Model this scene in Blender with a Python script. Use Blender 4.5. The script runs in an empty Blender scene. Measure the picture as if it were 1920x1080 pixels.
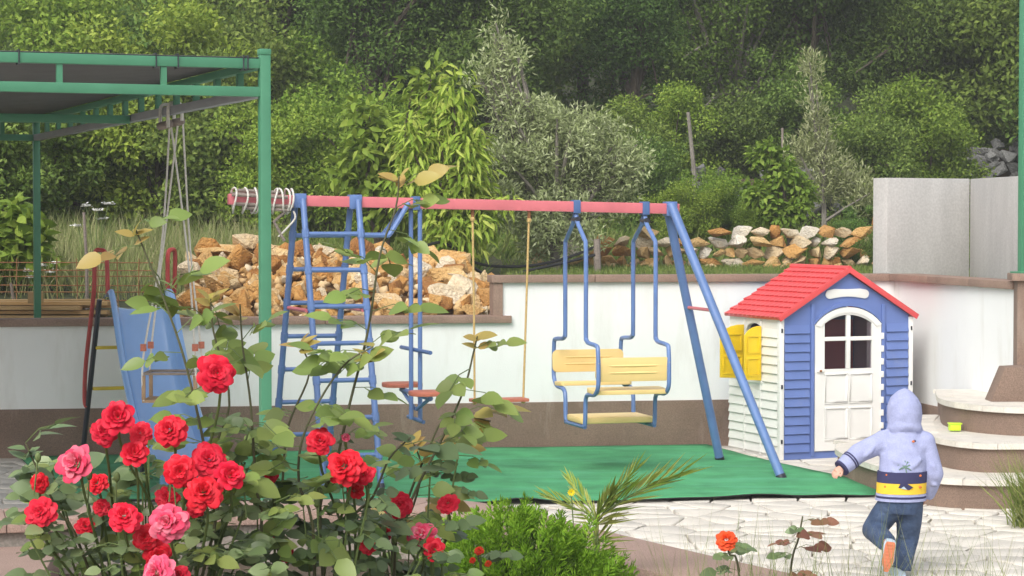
import bpy, bmesh, math, random
import numpy as np
from mathutils import Vector, Matrix, noise

random.seed(7); rng = np.random.default_rng(7)
SC = bpy.context.scene
COL = SC.collection
R = math.radians

# ------------------------------------------------------------------ camera, sky, sun, exposure
F = 4200.0                       # focal length in pixels of the 1920-pixel-wide photograph
EYE = 1.76
PITCH = math.atan(130 / F)
cam_d = bpy.data.cameras.new('camera'); cam = bpy.data.objects.new('camera', cam_d); COL.objects.link(cam)
cam_d.sensor_width = 36; cam_d.lens = F / 1920 * 36
cam_d.clip_start = 0.1; cam_d.clip_end = 1500
cam.location = (0, 0, EYE); cam.rotation_euler = (math.pi / 2 - PITCH, 0, 0)
SC.camera = cam

SUN_EL, SUN_AZ = 44, 205        # degrees; azimuth clockwise from +Y: from behind the camera, a little left
world = bpy.data.worlds.new('World'); SC.world = world; world.use_nodes = True
wn = world.node_tree.nodes; wl = world.node_tree.links; wn.clear()
w_out = wn.new('ShaderNodeOutputWorld'); w_bg = wn.new('ShaderNodeBackground'); w_sky = wn.new('ShaderNodeTexSky')
w_hs = wn.new('ShaderNodeHueSaturation')
w_sky.sky_type = 'NISHITA'; w_sky.sun_disc = False
w_sky.sun_elevation = R(SUN_EL); w_sky.sun_rotation = R(SUN_AZ)
w_sky.dust_density = 4.0; w_sky.air_density = 1.0
w_hs.inputs['Saturation'].default_value = 0.30      # high thin cloud: a pale sky all round
w_bg.inputs['Strength'].default_value = 0.15
wl.new(w_sky.outputs[0], w_hs.inputs['Color']); wl.new(w_hs.outputs[0], w_bg.inputs['Color']); wl.new(w_bg.outputs[0], w_out.inputs['Surface'])

sun_d = bpy.data.lights.new('sun', 'SUN'); sun = bpy.data.objects.new('sun', sun_d); COL.objects.link(sun)
sun_d.energy = 1.45; sun_d.angle = R(40); sun_d.color = (1.0, 0.96, 0.90)
_sd = Vector((math.sin(R(SUN_AZ)) * math.cos(R(SUN_EL)), math.cos(R(SUN_AZ)) * math.cos(R(SUN_EL)), math.sin(R(SUN_EL))))
sun.rotation_euler = _sd.to_track_quat('Z', 'Y').to_euler(); sun.location = _sd * 30

vs = SC.view_settings
SC.display_settings.display_device = 'sRGB'
vs.view_transform = 'Standard'; vs.look = 'None'; vs.gamma = 1; vs.use_curve_mapping = False
vs.exposure = 0.62
SC.cycles.max_bounces = 8; SC.cycles.transparent_max_bounces = 12
SC.cycles.use_denoising = True

# ------------------------------------------------------------------ pixels and points
_fw = Vector((0, math.cos(PITCH), -math.sin(PITCH))); _up = Vector((0, math.sin(PITCH), math.cos(PITCH)))
def ray(px, py): return Vector(((px - 960) / F, 0, 0)) + _up * (-(py - 540) / F) + _fw
def at_z(px, py, z=0.0):
    d = ray(px, py); t = (z - EYE) / d.z; return Vector((0, 0, EYE)) + d * t
def at_y(px, py, Y):
    d = ray(px, py); t = Y / d.y; return Vector((0, 0, EYE)) + d * t
def proj(p):
    v = Vector(p) - Vector((0, 0, EYE)); w = v.dot(_fw)
    if w < 0.1: return (-9999, -9999)
    return (960 + F * v.x / w, 540 - F * v.dot(_up) / w)

# ------------------------------------------------------------------ materials
MATS = {}
def node_mat(name):
    m = bpy.data.materials.new(name); m.use_nodes = True
    nt = m.node_tree; nt.nodes.clear()
    out = nt.nodes.new('ShaderNodeOutputMaterial'); b = nt.nodes.new('ShaderNodeBsdfPrincipled')
    nt.links.new(b.outputs[0], out.inputs['Surface'])
    MATS[name] = m
    return m, nt, b, out
def lin(c):   # sRGB 0..255 -> linear
    return tuple(((v / 255) / 12.92 if v / 255 <= .04045 else ((v / 255 + .055) / 1.055) ** 2.4) for v in c[:3])
def rgba(c): return (c[0], c[1], c[2], 1)
def mixrgb(nt, fac, a, b, mode='MIX'):
    n = nt.nodes.new('ShaderNodeMix'); n.data_type = 'RGBA'; n.blend_type = mode
    for sock, v in ((n.inputs[0], fac), (n.inputs[6], a), (n.inputs[7], b)):
        if hasattr(v, 'is_linked'): nt.links.new(v, sock)
        elif isinstance(v, (int, float)): sock.default_value = v
        else: sock.default_value = rgba(v)
    return n.outputs[2]
def ramp(nt, src, p0, p1):
    n = nt.nodes.new('ShaderNodeMapRange'); n.inputs[1].default_value = p0; n.inputs[2].default_value = p1
    nt.links.new(src, n.inputs[0]); return n.outputs[0]
def noise_tex(nt, scale, detail=4, rough=.55, coord='Object', stretch=None):
    tc = nt.nodes.new('ShaderNodeTexCoord'); n = nt.nodes.new('ShaderNodeTexNoise')
    n.inputs['Scale'].default_value = scale; n.inputs['Detail'].default_value = detail; n.inputs['Roughness'].default_value = rough
    src = tc.outputs[coord]
    if stretch:
        mp = nt.nodes.new('ShaderNodeMapping'); mp.inputs['Scale'].default_value = stretch
        nt.links.new(src, mp.inputs[0]); src = mp.outputs[0]
    nt.links.new(src, n.inputs['Vector']); return n.outputs['Fac']
def bump(nt, b, h, strength, dist):
    n = nt.nodes.new('ShaderNodeBump'); n.inputs['Strength'].default_value = strength; n.inputs['Distance'].default_value = dist
    nt.links.new(h, n.inputs['Height']); nt.links.new(n.outputs[0], b.inputs['Normal'])
def mat(name, col, rough=.6, var=.25, scale=6, fine=0, fscale=120, bmp=0, bscale=80, bdist=.003, metal=0, dirt=None, dscale=2.5, dlo=.55, dhi=.8,
        objvar=0, coat=0, stretch=None, spec=.5, dstretch=None):
    """plain surface: two noises of colour, optional fine grain, optional dirt with a shape of its own, optional relief"""
    m, nt, b, out = node_mat(name)
    n1 = noise_tex(nt, scale, 5, stretch=stretch)
    c = mixrgb(nt, ramp(nt, n1, .3, .7), tuple(v * (1 - var) for v in col), tuple(min(1, v * (1 + var * .6)) for v in col))
    if fine:
        n2 = noise_tex(nt, fscale, 2)
        c = mixrgb(nt, ramp(nt, n2, .35, .65), c, mixrgb(nt, fine, c, (.02, .015, .01)))
    if dirt:
        n3 = noise_tex(nt, dscale, 6, .65, stretch=dstretch)
        c = mixrgb(nt, ramp(nt, n3, dlo, dhi), c, dirt)
    if objvar:
        oi = nt.nodes.new('ShaderNodeObjectInfo'); hv = nt.nodes.new('ShaderNodeHueSaturation')
        mr = nt.nodes.new('ShaderNodeMapRange'); mr.inputs[3].default_value = 1 - objvar; mr.inputs[4].default_value = 1 + objvar
        nt.links.new(oi.outputs['Random'], mr.inputs[0]); nt.links.new(mr.outputs[0], hv.inputs['Value']); nt.links.new(c, hv.inputs['Color']); c = hv.outputs[0]
    nt.links.new(c, b.inputs['Base Color'])
    b.inputs['Roughness'].default_value = rough; b.inputs['Metallic'].default_value = metal
    b.inputs['Specular IOR Level'].default_value = spec
    if coat: b.inputs['Coat Weight'].default_value = coat; b.inputs['Coat Roughness'].default_value = .15
    if bmp: bump(nt, b, noise_tex(nt, bscale, 4), bmp, bdist)
    return m
def leafmat(name, cols, trans=.35, rough=.5, objhue=.02, objval=.25, spec=.15):
    """leaves: every leaf its own tone (random per island), light shining through"""
    m, nt, b, out = node_mat(name)
    g = nt.nodes.new('ShaderNodeNewGeometry'); cr = nt.nodes.new('ShaderNodeValToRGB')
    el = cr.color_ramp.elements
    while len(el) < len(cols): el.new(.5)
    for i, c in enumerate(cols): el[i].position = i / (len(cols) - 1); el[i].color = rgba(c)
    nt.links.new(g.outputs['Random Per Island'], cr.inputs[0])
    oi = nt.nodes.new('ShaderNodeObjectInfo'); hs = nt.nodes.new('ShaderNodeHueSaturation')
    m1 = nt.nodes.new('ShaderNodeMapRange'); m1.inputs[3].default_value = .5 - objhue; m1.inputs[4].default_value = .5 + objhue
    m2 = nt.nodes.new('ShaderNodeMapRange'); m2.inputs[3].default_value = 1 - objval; m2.inputs[4].default_value = 1 + objval
    wn_ = nt.nodes.new('ShaderNodeTexWhiteNoise'); wn_.noise_dimensions = '1D'
    nt.links.new(oi.outputs['Random'], m1.inputs[0]); nt.links.new(oi.outputs['Random'], wn_.inputs['W']); nt.links.new(wn_.outputs['Value'], m2.inputs[0])
    nt.links.new(m1.outputs[0], hs.inputs['Hue']); nt.links.new(m2.outputs[0], hs.inputs['Value']); nt.links.new(cr.outputs[0], hs.inputs['Color'])
    nt.links.new(hs.outputs[0], b.inputs['Base Color']); b.inputs['Roughness'].default_value = rough; b.inputs['Specular IOR Level'].default_value = spec
    t = nt.nodes.new('ShaderNodeBsdfTranslucent'); mx = nt.nodes.new('ShaderNodeMixShader'); mx.inputs[0].default_value = trans
    tc = mixrgb(nt, .5, hs.outputs[0], (.32, .42, .03), 'MIX'); 
    hs2 = nt.nodes.new('ShaderNodeHueSaturation'); hs2.inputs['Value'].default_value = .8; nt.links.new(hs.outputs[0], hs2.inputs['Color'])
    nt.links.new(hs2.outputs[0], t.inputs['Color'])
    nt.links.new(b.outputs[0], mx.inputs[1]); nt.links.new(t.outputs[0], mx.inputs[2]); nt.links.new(mx.outputs[0], out.inputs['Surface'])
    return m
def rockmat(name, cols, bmp=.6, scale=5):
    m, nt, b, out = node_mat(name)
    oi = nt.nodes.new('ShaderNodeObjectInfo'); cr = nt.nodes.new('ShaderNodeValToRGB'); el = cr.color_ramp.elements
    while len(el) < len(cols): el.new(.5)
    for i, c in enumerate(cols): el[i].position = i / (len(cols) - 1); el[i].color = rgba(c)
    tc = nt.nodes.new('ShaderNodeTexCoord'); n = nt.nodes.new('ShaderNodeTexNoise'); n.noise_dimensions = '4D'
    n.inputs['Scale'].default_value = scale * .28; n.inputs['Detail'].default_value = 6; n.inputs['Roughness'].default_value = .65
    mw = nt.nodes.new('ShaderNodeMath'); mw.operation = 'MULTIPLY'; mw.inputs[1].default_value = 40
    nt.links.new(oi.outputs['Random'], mw.inputs[0]); nt.links.new(mw.outputs[0], n.inputs['W']); nt.links.new(tc.outputs['Object'], n.inputs['Vector'])
    # tone of the stone plus a patchy iron stain
    ad = nt.nodes.new('ShaderNodeMath'); ad.operation = 'MULTIPLY_ADD'; ad.inputs[1].default_value = 1.5; 
    sb = nt.nodes.new('ShaderNodeMath'); sb.operation = 'SUBTRACT'; sb.inputs[1].default_value = .75
    nt.links.new(n.outputs['Fac'], ad.inputs[0]); nt.links.new(oi.outputs['Random'], sb.inputs[0]); nt.links.new(sb.outputs[0], ad.inputs[2])
    nt.links.new(ad.outputs[0], cr.inputs[0])
    n2 = nt.nodes.new('ShaderNodeTexNoise'); n2.inputs['Scale'].default_value = scale * 3; n2.inputs['Detail'].default_value = 5
    nt.links.new(tc.outputs['Object'], n2.inputs['Vector'])
    c = mixrgb(nt, ramp(nt, n2.outputs['Fac'], .52, 1.0), cr.outputs[0], tuple(v * .75 for v in cols[0]))
    nt.links.new(c, b.inputs['Base Color']); b.inputs['Roughness'].default_value = .9
    bump(nt, b, n2.outputs['Fac'], bmp, .12)
    return m

mat('white_render', (.79, .80, .79), .85, .06, 1.2, bmp=.35, bscale=90, bdist=.003, dirt=(.60, .59, .54), dscale=3.0, dlo=.53, dhi=.95, dstretch=(1.6, 1.6, .35))
mat('brown_plaster', (.27, .185, .14), .9, .16, 3, fine=.45, fscale=190, bmp=.6, bscale=220, bdist=.004, dirt=(.38, .31, .26), dscale=4, dlo=.60, dhi=.9, dstretch=(1.5, 1.5, .3))
mat('coping_stone', (.32, .215, .165), .85, .18, 5, fine=.35, fscale=150, bmp=.4, bscale=150)
mat('pink_granite', (.40, .275, .225), .85, .12, 4, fine=.35, fscale=170, bmp=.5, bscale=180, dirt=(.28, .22, .18), dscale=3, dlo=.6, dhi=.85)
mat('raw_concrete', (.52, .51, .49), .9, .10, 2.2, fine=.15, fscale=60, bmp=.4, bscale=40, dirt=(.38, .37, .35), dscale=1.4, dlo=.55, dhi=.9, stretch=(3, 3, .8))
mat('planter_concrete', (.33, .29, .25), .9, .2, 5, fine=.3, fscale=90, bmp=.6, bscale=60)
mat('flagstone', (.66, .62, .55), .75, .12, 3.5, fine=.08, fscale=70, bmp=.3, bscale=30, dirt=(.60, .48, .34), dscale=1.6, dlo=.62, dhi=.85, objvar=.07)
mat('tread_stone', (.67, .63, .56), .75, .14, 6, fine=.1, fscale=70, bmp=.3, bscale=40, dirt=(.55, .47, .37), dscale=3, dlo=.6, dhi=.85, objvar=.07)
mat('joint_mortar', (.30, .265, .22), .95, .25, 8, bmp=.3)
mat('soil', (.10, .07, .045), .95, .4, 7, fine=.4, fscale=60, bmp=1, bscale=25, bdist=.03)
mat('hill_soil', (.06, .075, .03), .95, .5, .9, fine=.4, fscale=9, bmp=1, bscale=5, bdist=.08, dirt=(.10, .075, .04), dscale=.5)
mat('mound_earth', (.34, .20, .09), .95, .4, 6, fine=.4, fscale=40, bmp=1, bscale=20, bdist=.03)
mat('green_carpet', (.085, .38, .165), .95, .28, 3.2, fine=.35, fscale=260, bmp=.5, bscale=300, bdist=.003, dirt=(.11, .40, .23), dscale=2.0, dlo=.5, dhi=.8, spec=.2, dstretch=(.5, 2.2, 1))
mat('carpet_backing', (.02, .025, .022), .9, .1)
mat('blue_paint', (.115, .20, .43), .38, .14, 8, dirt=(.16, .20, .32), dscale=7, dlo=.62, dhi=.85)
mat('dark_blue_paint', (.07, .14, .32), .4, .14, 8)
mat('pink_paint', (.63, .165, .19), .45, .12, 5, dirt=(.42, .10, .10), dscale=9, dlo=.66, dhi=.8)
mat('red_paint', (.42, .045, .04), .4, .18, 9, dirt=(.25, .05, .04), dscale=14, dlo=.6, dhi=.75)
mat('black_paint', (.02, .022, .035), .4, .2)
mat('yellow_paint', (.70, .50, .03), .45, .12, 9)
mat('green_paint', (.065, .24, .135), .42, .10, 5, dirt=(.10, .27, .18), dscale=6, dlo=.6, dhi=.85)
mat('grey_fascia', (.28, .29, .31), .6, .12, 5)
mat('shade_cloth', (.10, .10, .105), .9, .2, 5, fine=.3, fscale=240)
mat('blue_slide_plastic', (.24, .42, .74), .14, .08, 4, coat=.6, dirt=(.26, .40, .66), dscale=5, dlo=.55, dhi=.8)
mat('house_blue', (.125, .19, .45), .42, .10, 5, bmp=.12, bscale=120, bdist=.001, dirt=(.19, .23, .40), dscale=6, dlo=.55, dhi=.9)
mat('house_white', (.78, .77, .74), .45, .05, 4, dirt=(.62, .57, .50), dscale=3, dlo=.62, dhi=.95)
mat('house_red', (.66, .075, .08), .38, .10, 5, dirt=(.70, .16, .14), dscale=6, dlo=.6, dhi=.85)
mat('house_yellow', (.82, .56, .012), .4, .06, 5)
mat('swing_cream', (.80, .58, .24), .42, .08, 5, dirt=(.70, .50, .24), dscale=8, dlo=.6, dhi=.85)
mat('seat_wood', (.50, .15, .09), .5, .2, 12, stretch=(1, 8, 8), bmp=.2, bscale=40)
mat('yellow_rope', (.52, .36, .14), .8, .2, 60)
mat('white_rope', (.66, .64, .58), .85, .15, 50, bmp=.6, bscale=200)
mat('grey_wood', (.25, .21, .18), .85, .3, 14, stretch=(1, 6, 6), bmp=.4)
mat('tan_wood', (.36, .24, .14), .75, .25, 10, bmp=.3)
mat('plank_wood', (.55, .36, .16), .8, .2, 5, stretch=(.6, 6, 6), objvar=.2, bmp=.3, bscale=20)
mat('rust', (.25, .11, .045), .9, .3, 20)
mat('bark', (.105, .085, .065), .95, .35, 9, bmp=1, bscale=20, bdist=.03, stretch=(1, 1, .25))
mat('pale_bark', (.22, .20, .17), .95, .3, 9, bmp=.8, bscale=20, bdist=.02, stretch=(1, 1, .3))
mat('rose_stem', (.085, .085, .035), .6, .3, 15)
mat('green_stem', (.12, .17, .05), .6, .25, 15)
mat('hose_rubber', (.018, .018, .02), .5, .1)
mat('lime_plastic', (.55, .80, .03), .35, .05)
mat('steel', (.35, .34, .33), .4, .2, 20, metal=.8)
mat('knit_blue', (.36, .39, .60), .95, .10, 22, fine=.14, fscale=230, bmp=.7, bscale=20, bdist=.012, spec=.15)
mat('knit_navy', (.045, .045, .11), .95, .1, 9, bmp=.6, bscale=330, spec=.2)
mat('knit_yellow', (.78, .52, .05), .95, .06, 9, bmp=.6, bscale=330, spec=.2)
mat('knit_green', (.14, .22, .17), .95, .1, 9, spec=.2)
mat('knit_orange', (.6, .17, .05), .95, .1, 9, spec=.2)
mat('denim', (.038, .068, .14), .9, .35, 14, fine=.2, fscale=240, bmp=.9, bscale=22, bdist=.016, dirt=(.075, .115, .20), dscale=9, dlo=.45, dhi=.75)
mat('skin', (.58, .34, .25), .55, .06, 9)
mat('hair', (.20, .12, .06), .6, .3, 60)
mat('eye_dark', (.03, .02, .015), .2, .1)
mat('shoe_sole', (.62, .20, .10), .7, .12, 20)
mat('shoe_blue', (.42, .52, .60), .6, .12, 20)
rockmat('ochre_rock', [(.30, .13, .035), (.50, .24, .06), (.58, .32, .10), (.64, .40, .16), (.70, .52, .30)])
leafmat('chip_rock', [(.34, .17, .055), (.52, .29, .10), (.58, .40, .20), (.66, .56, .40)], 0.0, .95, 0, 0)
rockmat('cream_rock', [(.56, .40, .21), (.66, .52, .33), (.72, .63, .48), (.74, .69, .60)])
rockmat('tan_rock', [(.44, .22, .065), (.58, .34, .12), (.66, .44, .19), (.70, .54, .31)])
rockmat('grey_rock', [(.10, .10, .095), (.17, .17, .165), (.25, .25, .245)])
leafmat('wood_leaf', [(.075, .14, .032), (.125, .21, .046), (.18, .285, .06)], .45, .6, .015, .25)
leafmat('wood_leaf_mid', [(.11, .185, .036), (.18, .285, .052), (.26, .37, .078)], .5, .6, .015, .22)
leafmat('wood_leaf_light', [(.18, .26, .05), (.29, .40, .07), (.40, .51, .12)], .5, .6, .012, .2)
leafmat('bright_leaf', [(.15, .25, .035), (.25, .37, .05), (.36, .47, .08)], .4, .5, .012, .15)
leafmat('mid_leaf', [(.09, .16, .035), (.16, .25, .05), (.25, .35, .08)], .38, .5, .018, .22)
leafmat('peach_leaf', [(.20, .31, .04), (.33, .45, .06), (.52, .58, .13)], .4, .45, .01, .1)
leafmat('olive_leaf', [(.26, .31, .12), (.39, .44, .21), (.52, .56, .33)], .3, .55, .01, .12)
leafmat('rose_leaf', [(.095, .15, .06), (.15, .22, .09), (.23, .30, .14)], .28, .38, .012, .25, .5)
leafmat('young_leaf', [(.18, .29, .07), (.26, .36, .09), (.34, .41, .12)], .4, .4, .015, .2, .5)
leafmat('bronze_leaf', [(.52, .46, .09), (.50, .36, .11), (.42, .45, .10)], .4, .4, .02, .2, .5)
leafmat('red_shoot', [(.24, .10, .07), (.30, .17, .10)], .3, .4, .02, .2)
leafmat('thuja_leaf', [(.13, .27, .02), (.21, .39, .03), (.31, .50, .05)], .3, .55, 0, .03)
leafmat('palm_leaf', [(.24, .36, .06), (.36, .45, .10), (.48, .50, .15)], .3, .45, .01, .1)
leafmat('grass_blade', [(.12, .20, .04), (.20, .27, .06), (.30, .33, .11)], .35, .6, .01, .1)
leafmat('dry_grass', [(.18, .25, .07), (.28, .31, .12), (.40, .38, .20)], .35, .7, .01, .1)
leafmat('white_petal', [(.75, .75, .70), (.8, .8, .76)], .3, .6, 0, .05)
leafmat('rose_red', [(.66, .010, .03), (.76, .018, .045), (.84, .05, .08)], .22, .5, .0025, .12)
leafmat('rose_pink', [(.78, .05, .13), (.84, .13, .23), (.88, .26, .35)], .25, .5, .003, .08)
leafmat('rose_orange', [(.78, .05, .02), (.86, .10, .03)], .22, .5, .005, .08)
leafmat('yellow_petal', [(.85, .65, .02), (.85, .7, .03)], .2, .5, 0, .02)
def glass_mat():
    m, nt, b, out = node_mat('dark_glass')
    b.inputs['Base Color'].default_value = (.012, .012, .02, 1); b.inputs['Roughness'].default_value = .08
    t = nt.nodes.new('ShaderNodeBsdfTransparent'); t.inputs[0].default_value = (.85, .80, .85, 1)
    mx = nt.nodes.new('ShaderNodeMixShader'); mx.inputs[0].default_value = .82
    nt.links.new(b.outputs[0], mx.inputs[1]); nt.links.new(t.outputs[0], mx.inputs[2]); nt.links.new(mx.outputs[0], out.inputs['Surface'])
glass_mat()

# ------------------------------------------------------------------ mesh helpers
OFF = {}     # object -> world offset of its local space (things are empties without rotation)
class MB:
    def __init__(s): s.v = []; s.f = []
    def add(s, vs, fs):
        k = len(s.v); s.v += [Vector(p) for p in vs]; s.f += [[i + k for i in f] for f in fs]; return s
    def obox(s, o, a, b, c):      # corner, three edge vectors
        o, a, b, c = map(Vector, (o, a, b, c))
        vs = [o, o + a, o + a + b, o + b, o + c, o + a + c, o + a + b + c, o + b + c]
        fs = [[0, 3, 2, 1], [4, 5, 6, 7], [0, 1, 5, 4], [1, 2, 6, 5], [2, 3, 7, 6], [3, 0, 4, 7]]
        if a.cross(b).dot(c) < 0: fs = [f[::-1] for f in fs]
        return s.add(vs, fs)
    def box(s, c, sx, sy, sz, rz=0):
        c = Vector(c); a = Vector((math.cos(rz), math.sin(rz), 0)) * sx; b = Vector((-math.sin(rz), math.cos(rz), 0)) * sy; d = Vector((0, 0, sz))
        return s.obox(c - a / 2 - b / 2 - d / 2, a, b, d)
    def bar(s, p, q, w, h=None, up=(0, 0, 1)):
        p, q = Vector(p), Vector(q); h = h or w; d = q - p; u = Vector(up)
        if abs(d.normalized().dot(u)) > .98: u = Vector((1, 0, 0))
        side = d.cross(u).normalized(); u = side.cross(d).normalized()
        return s.obox(p - side * w / 2 - u * h / 2, d, side * w, u * h)
    def tube(s, pts, r, n=8, caps=True, closed=False):
        pts = [Vector(p) for p in pts]; m = len(pts); rs = r if isinstance(r, (list, tuple)) else [r] * m
        k = len(s.v); t0 = (pts[1] - pts[0]).normalized(); u = t0.orthogonal().normalized()
        for i, p in enumerate(pts):
            if closed: t = (pts[(i + 1) % m] - pts[i - 1]).normalized()
            else: t = (pts[min(i + 1, m - 1)] - pts[max(i - 1, 0)]).normalized()
            u = (u - t * u.dot(t));  u = u.normalized() if u.length > 1e-6 else t.orthogonal().normalized(); w = t.cross(u)
            for j in range(n):
                a = 2 * math.pi * j / n; s.v.append(p + (u * math.cos(a) + w * math.sin(a)) * rs[i])
        for i in range(m if closed else m - 1):
            for j in range(n):
                a = k + i * n + j; b = k + i * n + (j + 1) % n; i2 = (i + 1) % m; c = k + i2 * n + (j + 1) % n; d = k + i2 * n + j
                s.f.append([a, b, c, d])
        if caps and not closed: s.f.append([k + j for j in range(n)][::-1]); s.f.append([k + (m - 1) * n + j for j in range(n)])
        return s
    def prism(s, poly, vec):
        poly = [Vector(p) for p in poly]; vec = Vector(vec); n = len(poly)
        nrm = sum(((poly[i] - poly[0]).cross(poly[(i + 1) % n] - poly[0]) for i in range(n)), Vector())
        if nrm.dot(vec) < 0: poly = poly[::-1]
        vs = poly + [p + vec for p in poly]
        return s.add(vs, [list(range(n))[::-1], list(range(n, 2 * n))] + [[i, (i + 1) % n, n + (i + 1) % n, n + i] for i in range(n)])
    def ellip(s, c, rx, ry, rz, nu=14, nv=10, M=None):
        vs = []; c = Vector(c)
        for i in range(nv + 1):
            th = math.pi * i / nv
            for j in range(nu):
                ph = 2 * math.pi * j / nu; p = Vector((rx * math.sin(th) * math.cos(ph), ry * math.sin(th) * math.sin(ph), rz * math.cos(th)))
                vs.append(c + (M @ p if M else p))
        fs = [[i * nu + j, (i + 1) * nu + j, (i + 1) * nu + (j + 1) % nu, i * nu + (j + 1) % nu] for i in range(nv) for j in range(nu)]
        return s.add(vs, fs)
    def loft(s, rings, caps=True):   # equal-length rings of points
        k = len(s.v); n = len(rings[0])
        for r_ in rings: s.v += [Vector(p) for p in r_]
        for i in range(len(rings) - 1):
            for j in range(n): s.f.append([k + i * n + j, k + i * n + (j + 1) % n, k + (i + 1) * n + (j + 1) % n, k + (i + 1) * n + j])
        if caps: s.f.append([k + j for j in range(n)][::-1]); s.f.append([k + (len(rings) - 1) * n + j for j in range(n)])
        return s
    def mesh(s, name, off=Vector(), bevel=0, ang=38):
        me = bpy.data.meshes.new(name); me.from_pydata([tuple(p - off) for p in s.v], [], s.f)
        if bevel:
            bm = bmesh.new(); bm.from_mesh(me); bmesh.ops.remove_doubles(bm, verts=bm.verts, dist=1e-5)
            ed = [e for e in bm.edges if len(e.link_faces) == 2 and e.calc_face_angle(0) > R(30)]
            bmesh.ops.bevel(bm, geom=ed, offset=bevel, segments=2, affect='EDGES', profile=.6, clamp_overlap=True)
            bm.to_mesh(me); bm.free()
        me.polygons.foreach_set('use_smooth', [True] * len(me.polygons)); me.set_sharp_from_angle(angle=R(ang)); me.update()
        return me
    def build(s, name, m, parent=None, bevel=0, ang=38):
        off = OFF.get(parent, Vector()) if parent else Vector()
        me = s.mesh(name, off, bevel, ang); me.materials.append(MATS[m])
        return link(bpy.data.objects.new(name, me), parent)
def link(o, parent=None):
    COL.objects.link(o)
    if parent: o.parent = parent; OFF[o] = OFF.get(parent, Vector())
    return o
def tag(o, label, cat, group=None):
    o['label'] = label; o['category'] = cat
    if group: o['group'] = group
    return o
def thing(name, label, cat, loc=(0, 0, 0), group=None):
    o = bpy.data.objects.new(name, None); COL.objects.link(o); o.empty_display_size = .1
    o.location = loc; OFF[o] = Vector(loc); return tag(o, label, cat, group)
def struct(o): o['kind'] = 'structure'; return o
def npmesh(name, V, Fc, smooth=True):
    """numpy vertices and equal-sided faces -> mesh"""
    me = bpy.data.meshes.new(name); V = np.ascontiguousarray(V, dtype=np.float32); Fc = np.ascontiguousarray(Fc, dtype=np.int32)
    k = Fc.shape[1]
    me.vertices.add(len(V)); me.vertices.foreach_set('co', V.ravel())
    me.loops.add(Fc.size); me.loops.foreach_set('vertex_index', Fc.ravel())
    me.polygons.add(len(Fc)); me.polygons.foreach_set('loop_start', np.arange(0, Fc.size, k, dtype=np.int32))
    me.update(calc_edges=True)
    if smooth: me.polygons.foreach_set('use_smooth', np.ones(len(Fc), dtype=bool))
    return me
def unit(a): return a / np.maximum(np.linalg.norm(a, axis=1, keepdims=True), 1e-9)
RHOMB = (np.array([(0, 0, 0), (.5, .42, -.10), (0, 1, 0.0), (-.5, .42, -.10), (0, .5, .06)], float), np.array([(0, 1, 4), (1, 2, 4), (2, 3, 4), (3, 0, 4)]))
FLAT = (np.array([(0, 0, 0), (.5, .45, .10), (0, 1, -.05), (-.5, .45, .10)], float), np.array([(0, 1, 2), (0, 2, 3)]))
def scatter(tpl, P, D, N, L, W):
    """a leaf template (x across, y along, z normal) at every point"""
    TV, TF = tpl; D = unit(D); S = unit(np.cross(D, N)); N = np.cross(S, D); n = len(P)
    L = np.broadcast_to(np.asarray(L, float), (n,)); W = np.broadcast_to(np.asarray(W, float), (n,))
    V = P[:, None, :] + TV[None, :, 0, None] * (S * W[:, None])[:, None, :] + TV[None, :, 1, None] * (D * L[:, None])[:, None, :] + TV[None, :, 2, None] * (N * L[:, None])[:, None, :]
    Fc = TF[None] + (np.arange(n) * len(TV))[:, None, None]
    return V.reshape(-1, 3), Fc.reshape(-1, 3)
def leaf_template(nseg=4, wide=.5, peak=.45, droop=.18, fold=.12, ruffle=0):
    vs = []; fs = []
    for i in range(nseg + 1):
        t = i / nseg; w = wide * (math.sin(math.pi * t ** (.75 if peak < .5 else 1.2)) ** .8 if 0 < t < 1 else 0)
        z = -droop * t * t
        vs += [(-w, t, z + fold * w * 2), (0, t, z), (w, t, z + fold * w * 2)]
    for i in range(nseg):
        a = 3 * i
        for q in ((a, a + 1, a + 4), (a, a + 4, a + 3), (a + 1, a + 2, a + 5), (a + 1, a + 5, a + 4)): fs.append(q)
    return np.array(vs, float), np.array(fs)
ROSELEAF = leaf_template(5, .5, .45, .16, .05)
def smooth_line(pts, k=6, closed=False):
    pts = [Vector(p) for p in pts]; out = []; n = len(pts)
    for i in range(n - 1):
        p0 = pts[max(i - 1, 0)]; p1 = pts[i]; p2 = pts[i + 1]; p3 = pts[min(i + 2, n - 1)]
        for j in range(k):
            t = j / k; out.append(.5 * ((2 * p1) + (p2 - p0) * t + (2 * p0 - 5 * p1 + 4 * p2 - p3) * t * t + (3 * p1 - p0 - 3 * p2 + p3) * t ** 3))
    out.append(pts[-1]); return out
def sag_line(p, q, sag, n=10):
    p, q = Vector(p), Vector(q); return [p.lerp(q, i / n) - Vector((0, 0, sag * 4 * (i / n) * (1 - i / n))) for i in range(n + 1)]
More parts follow.
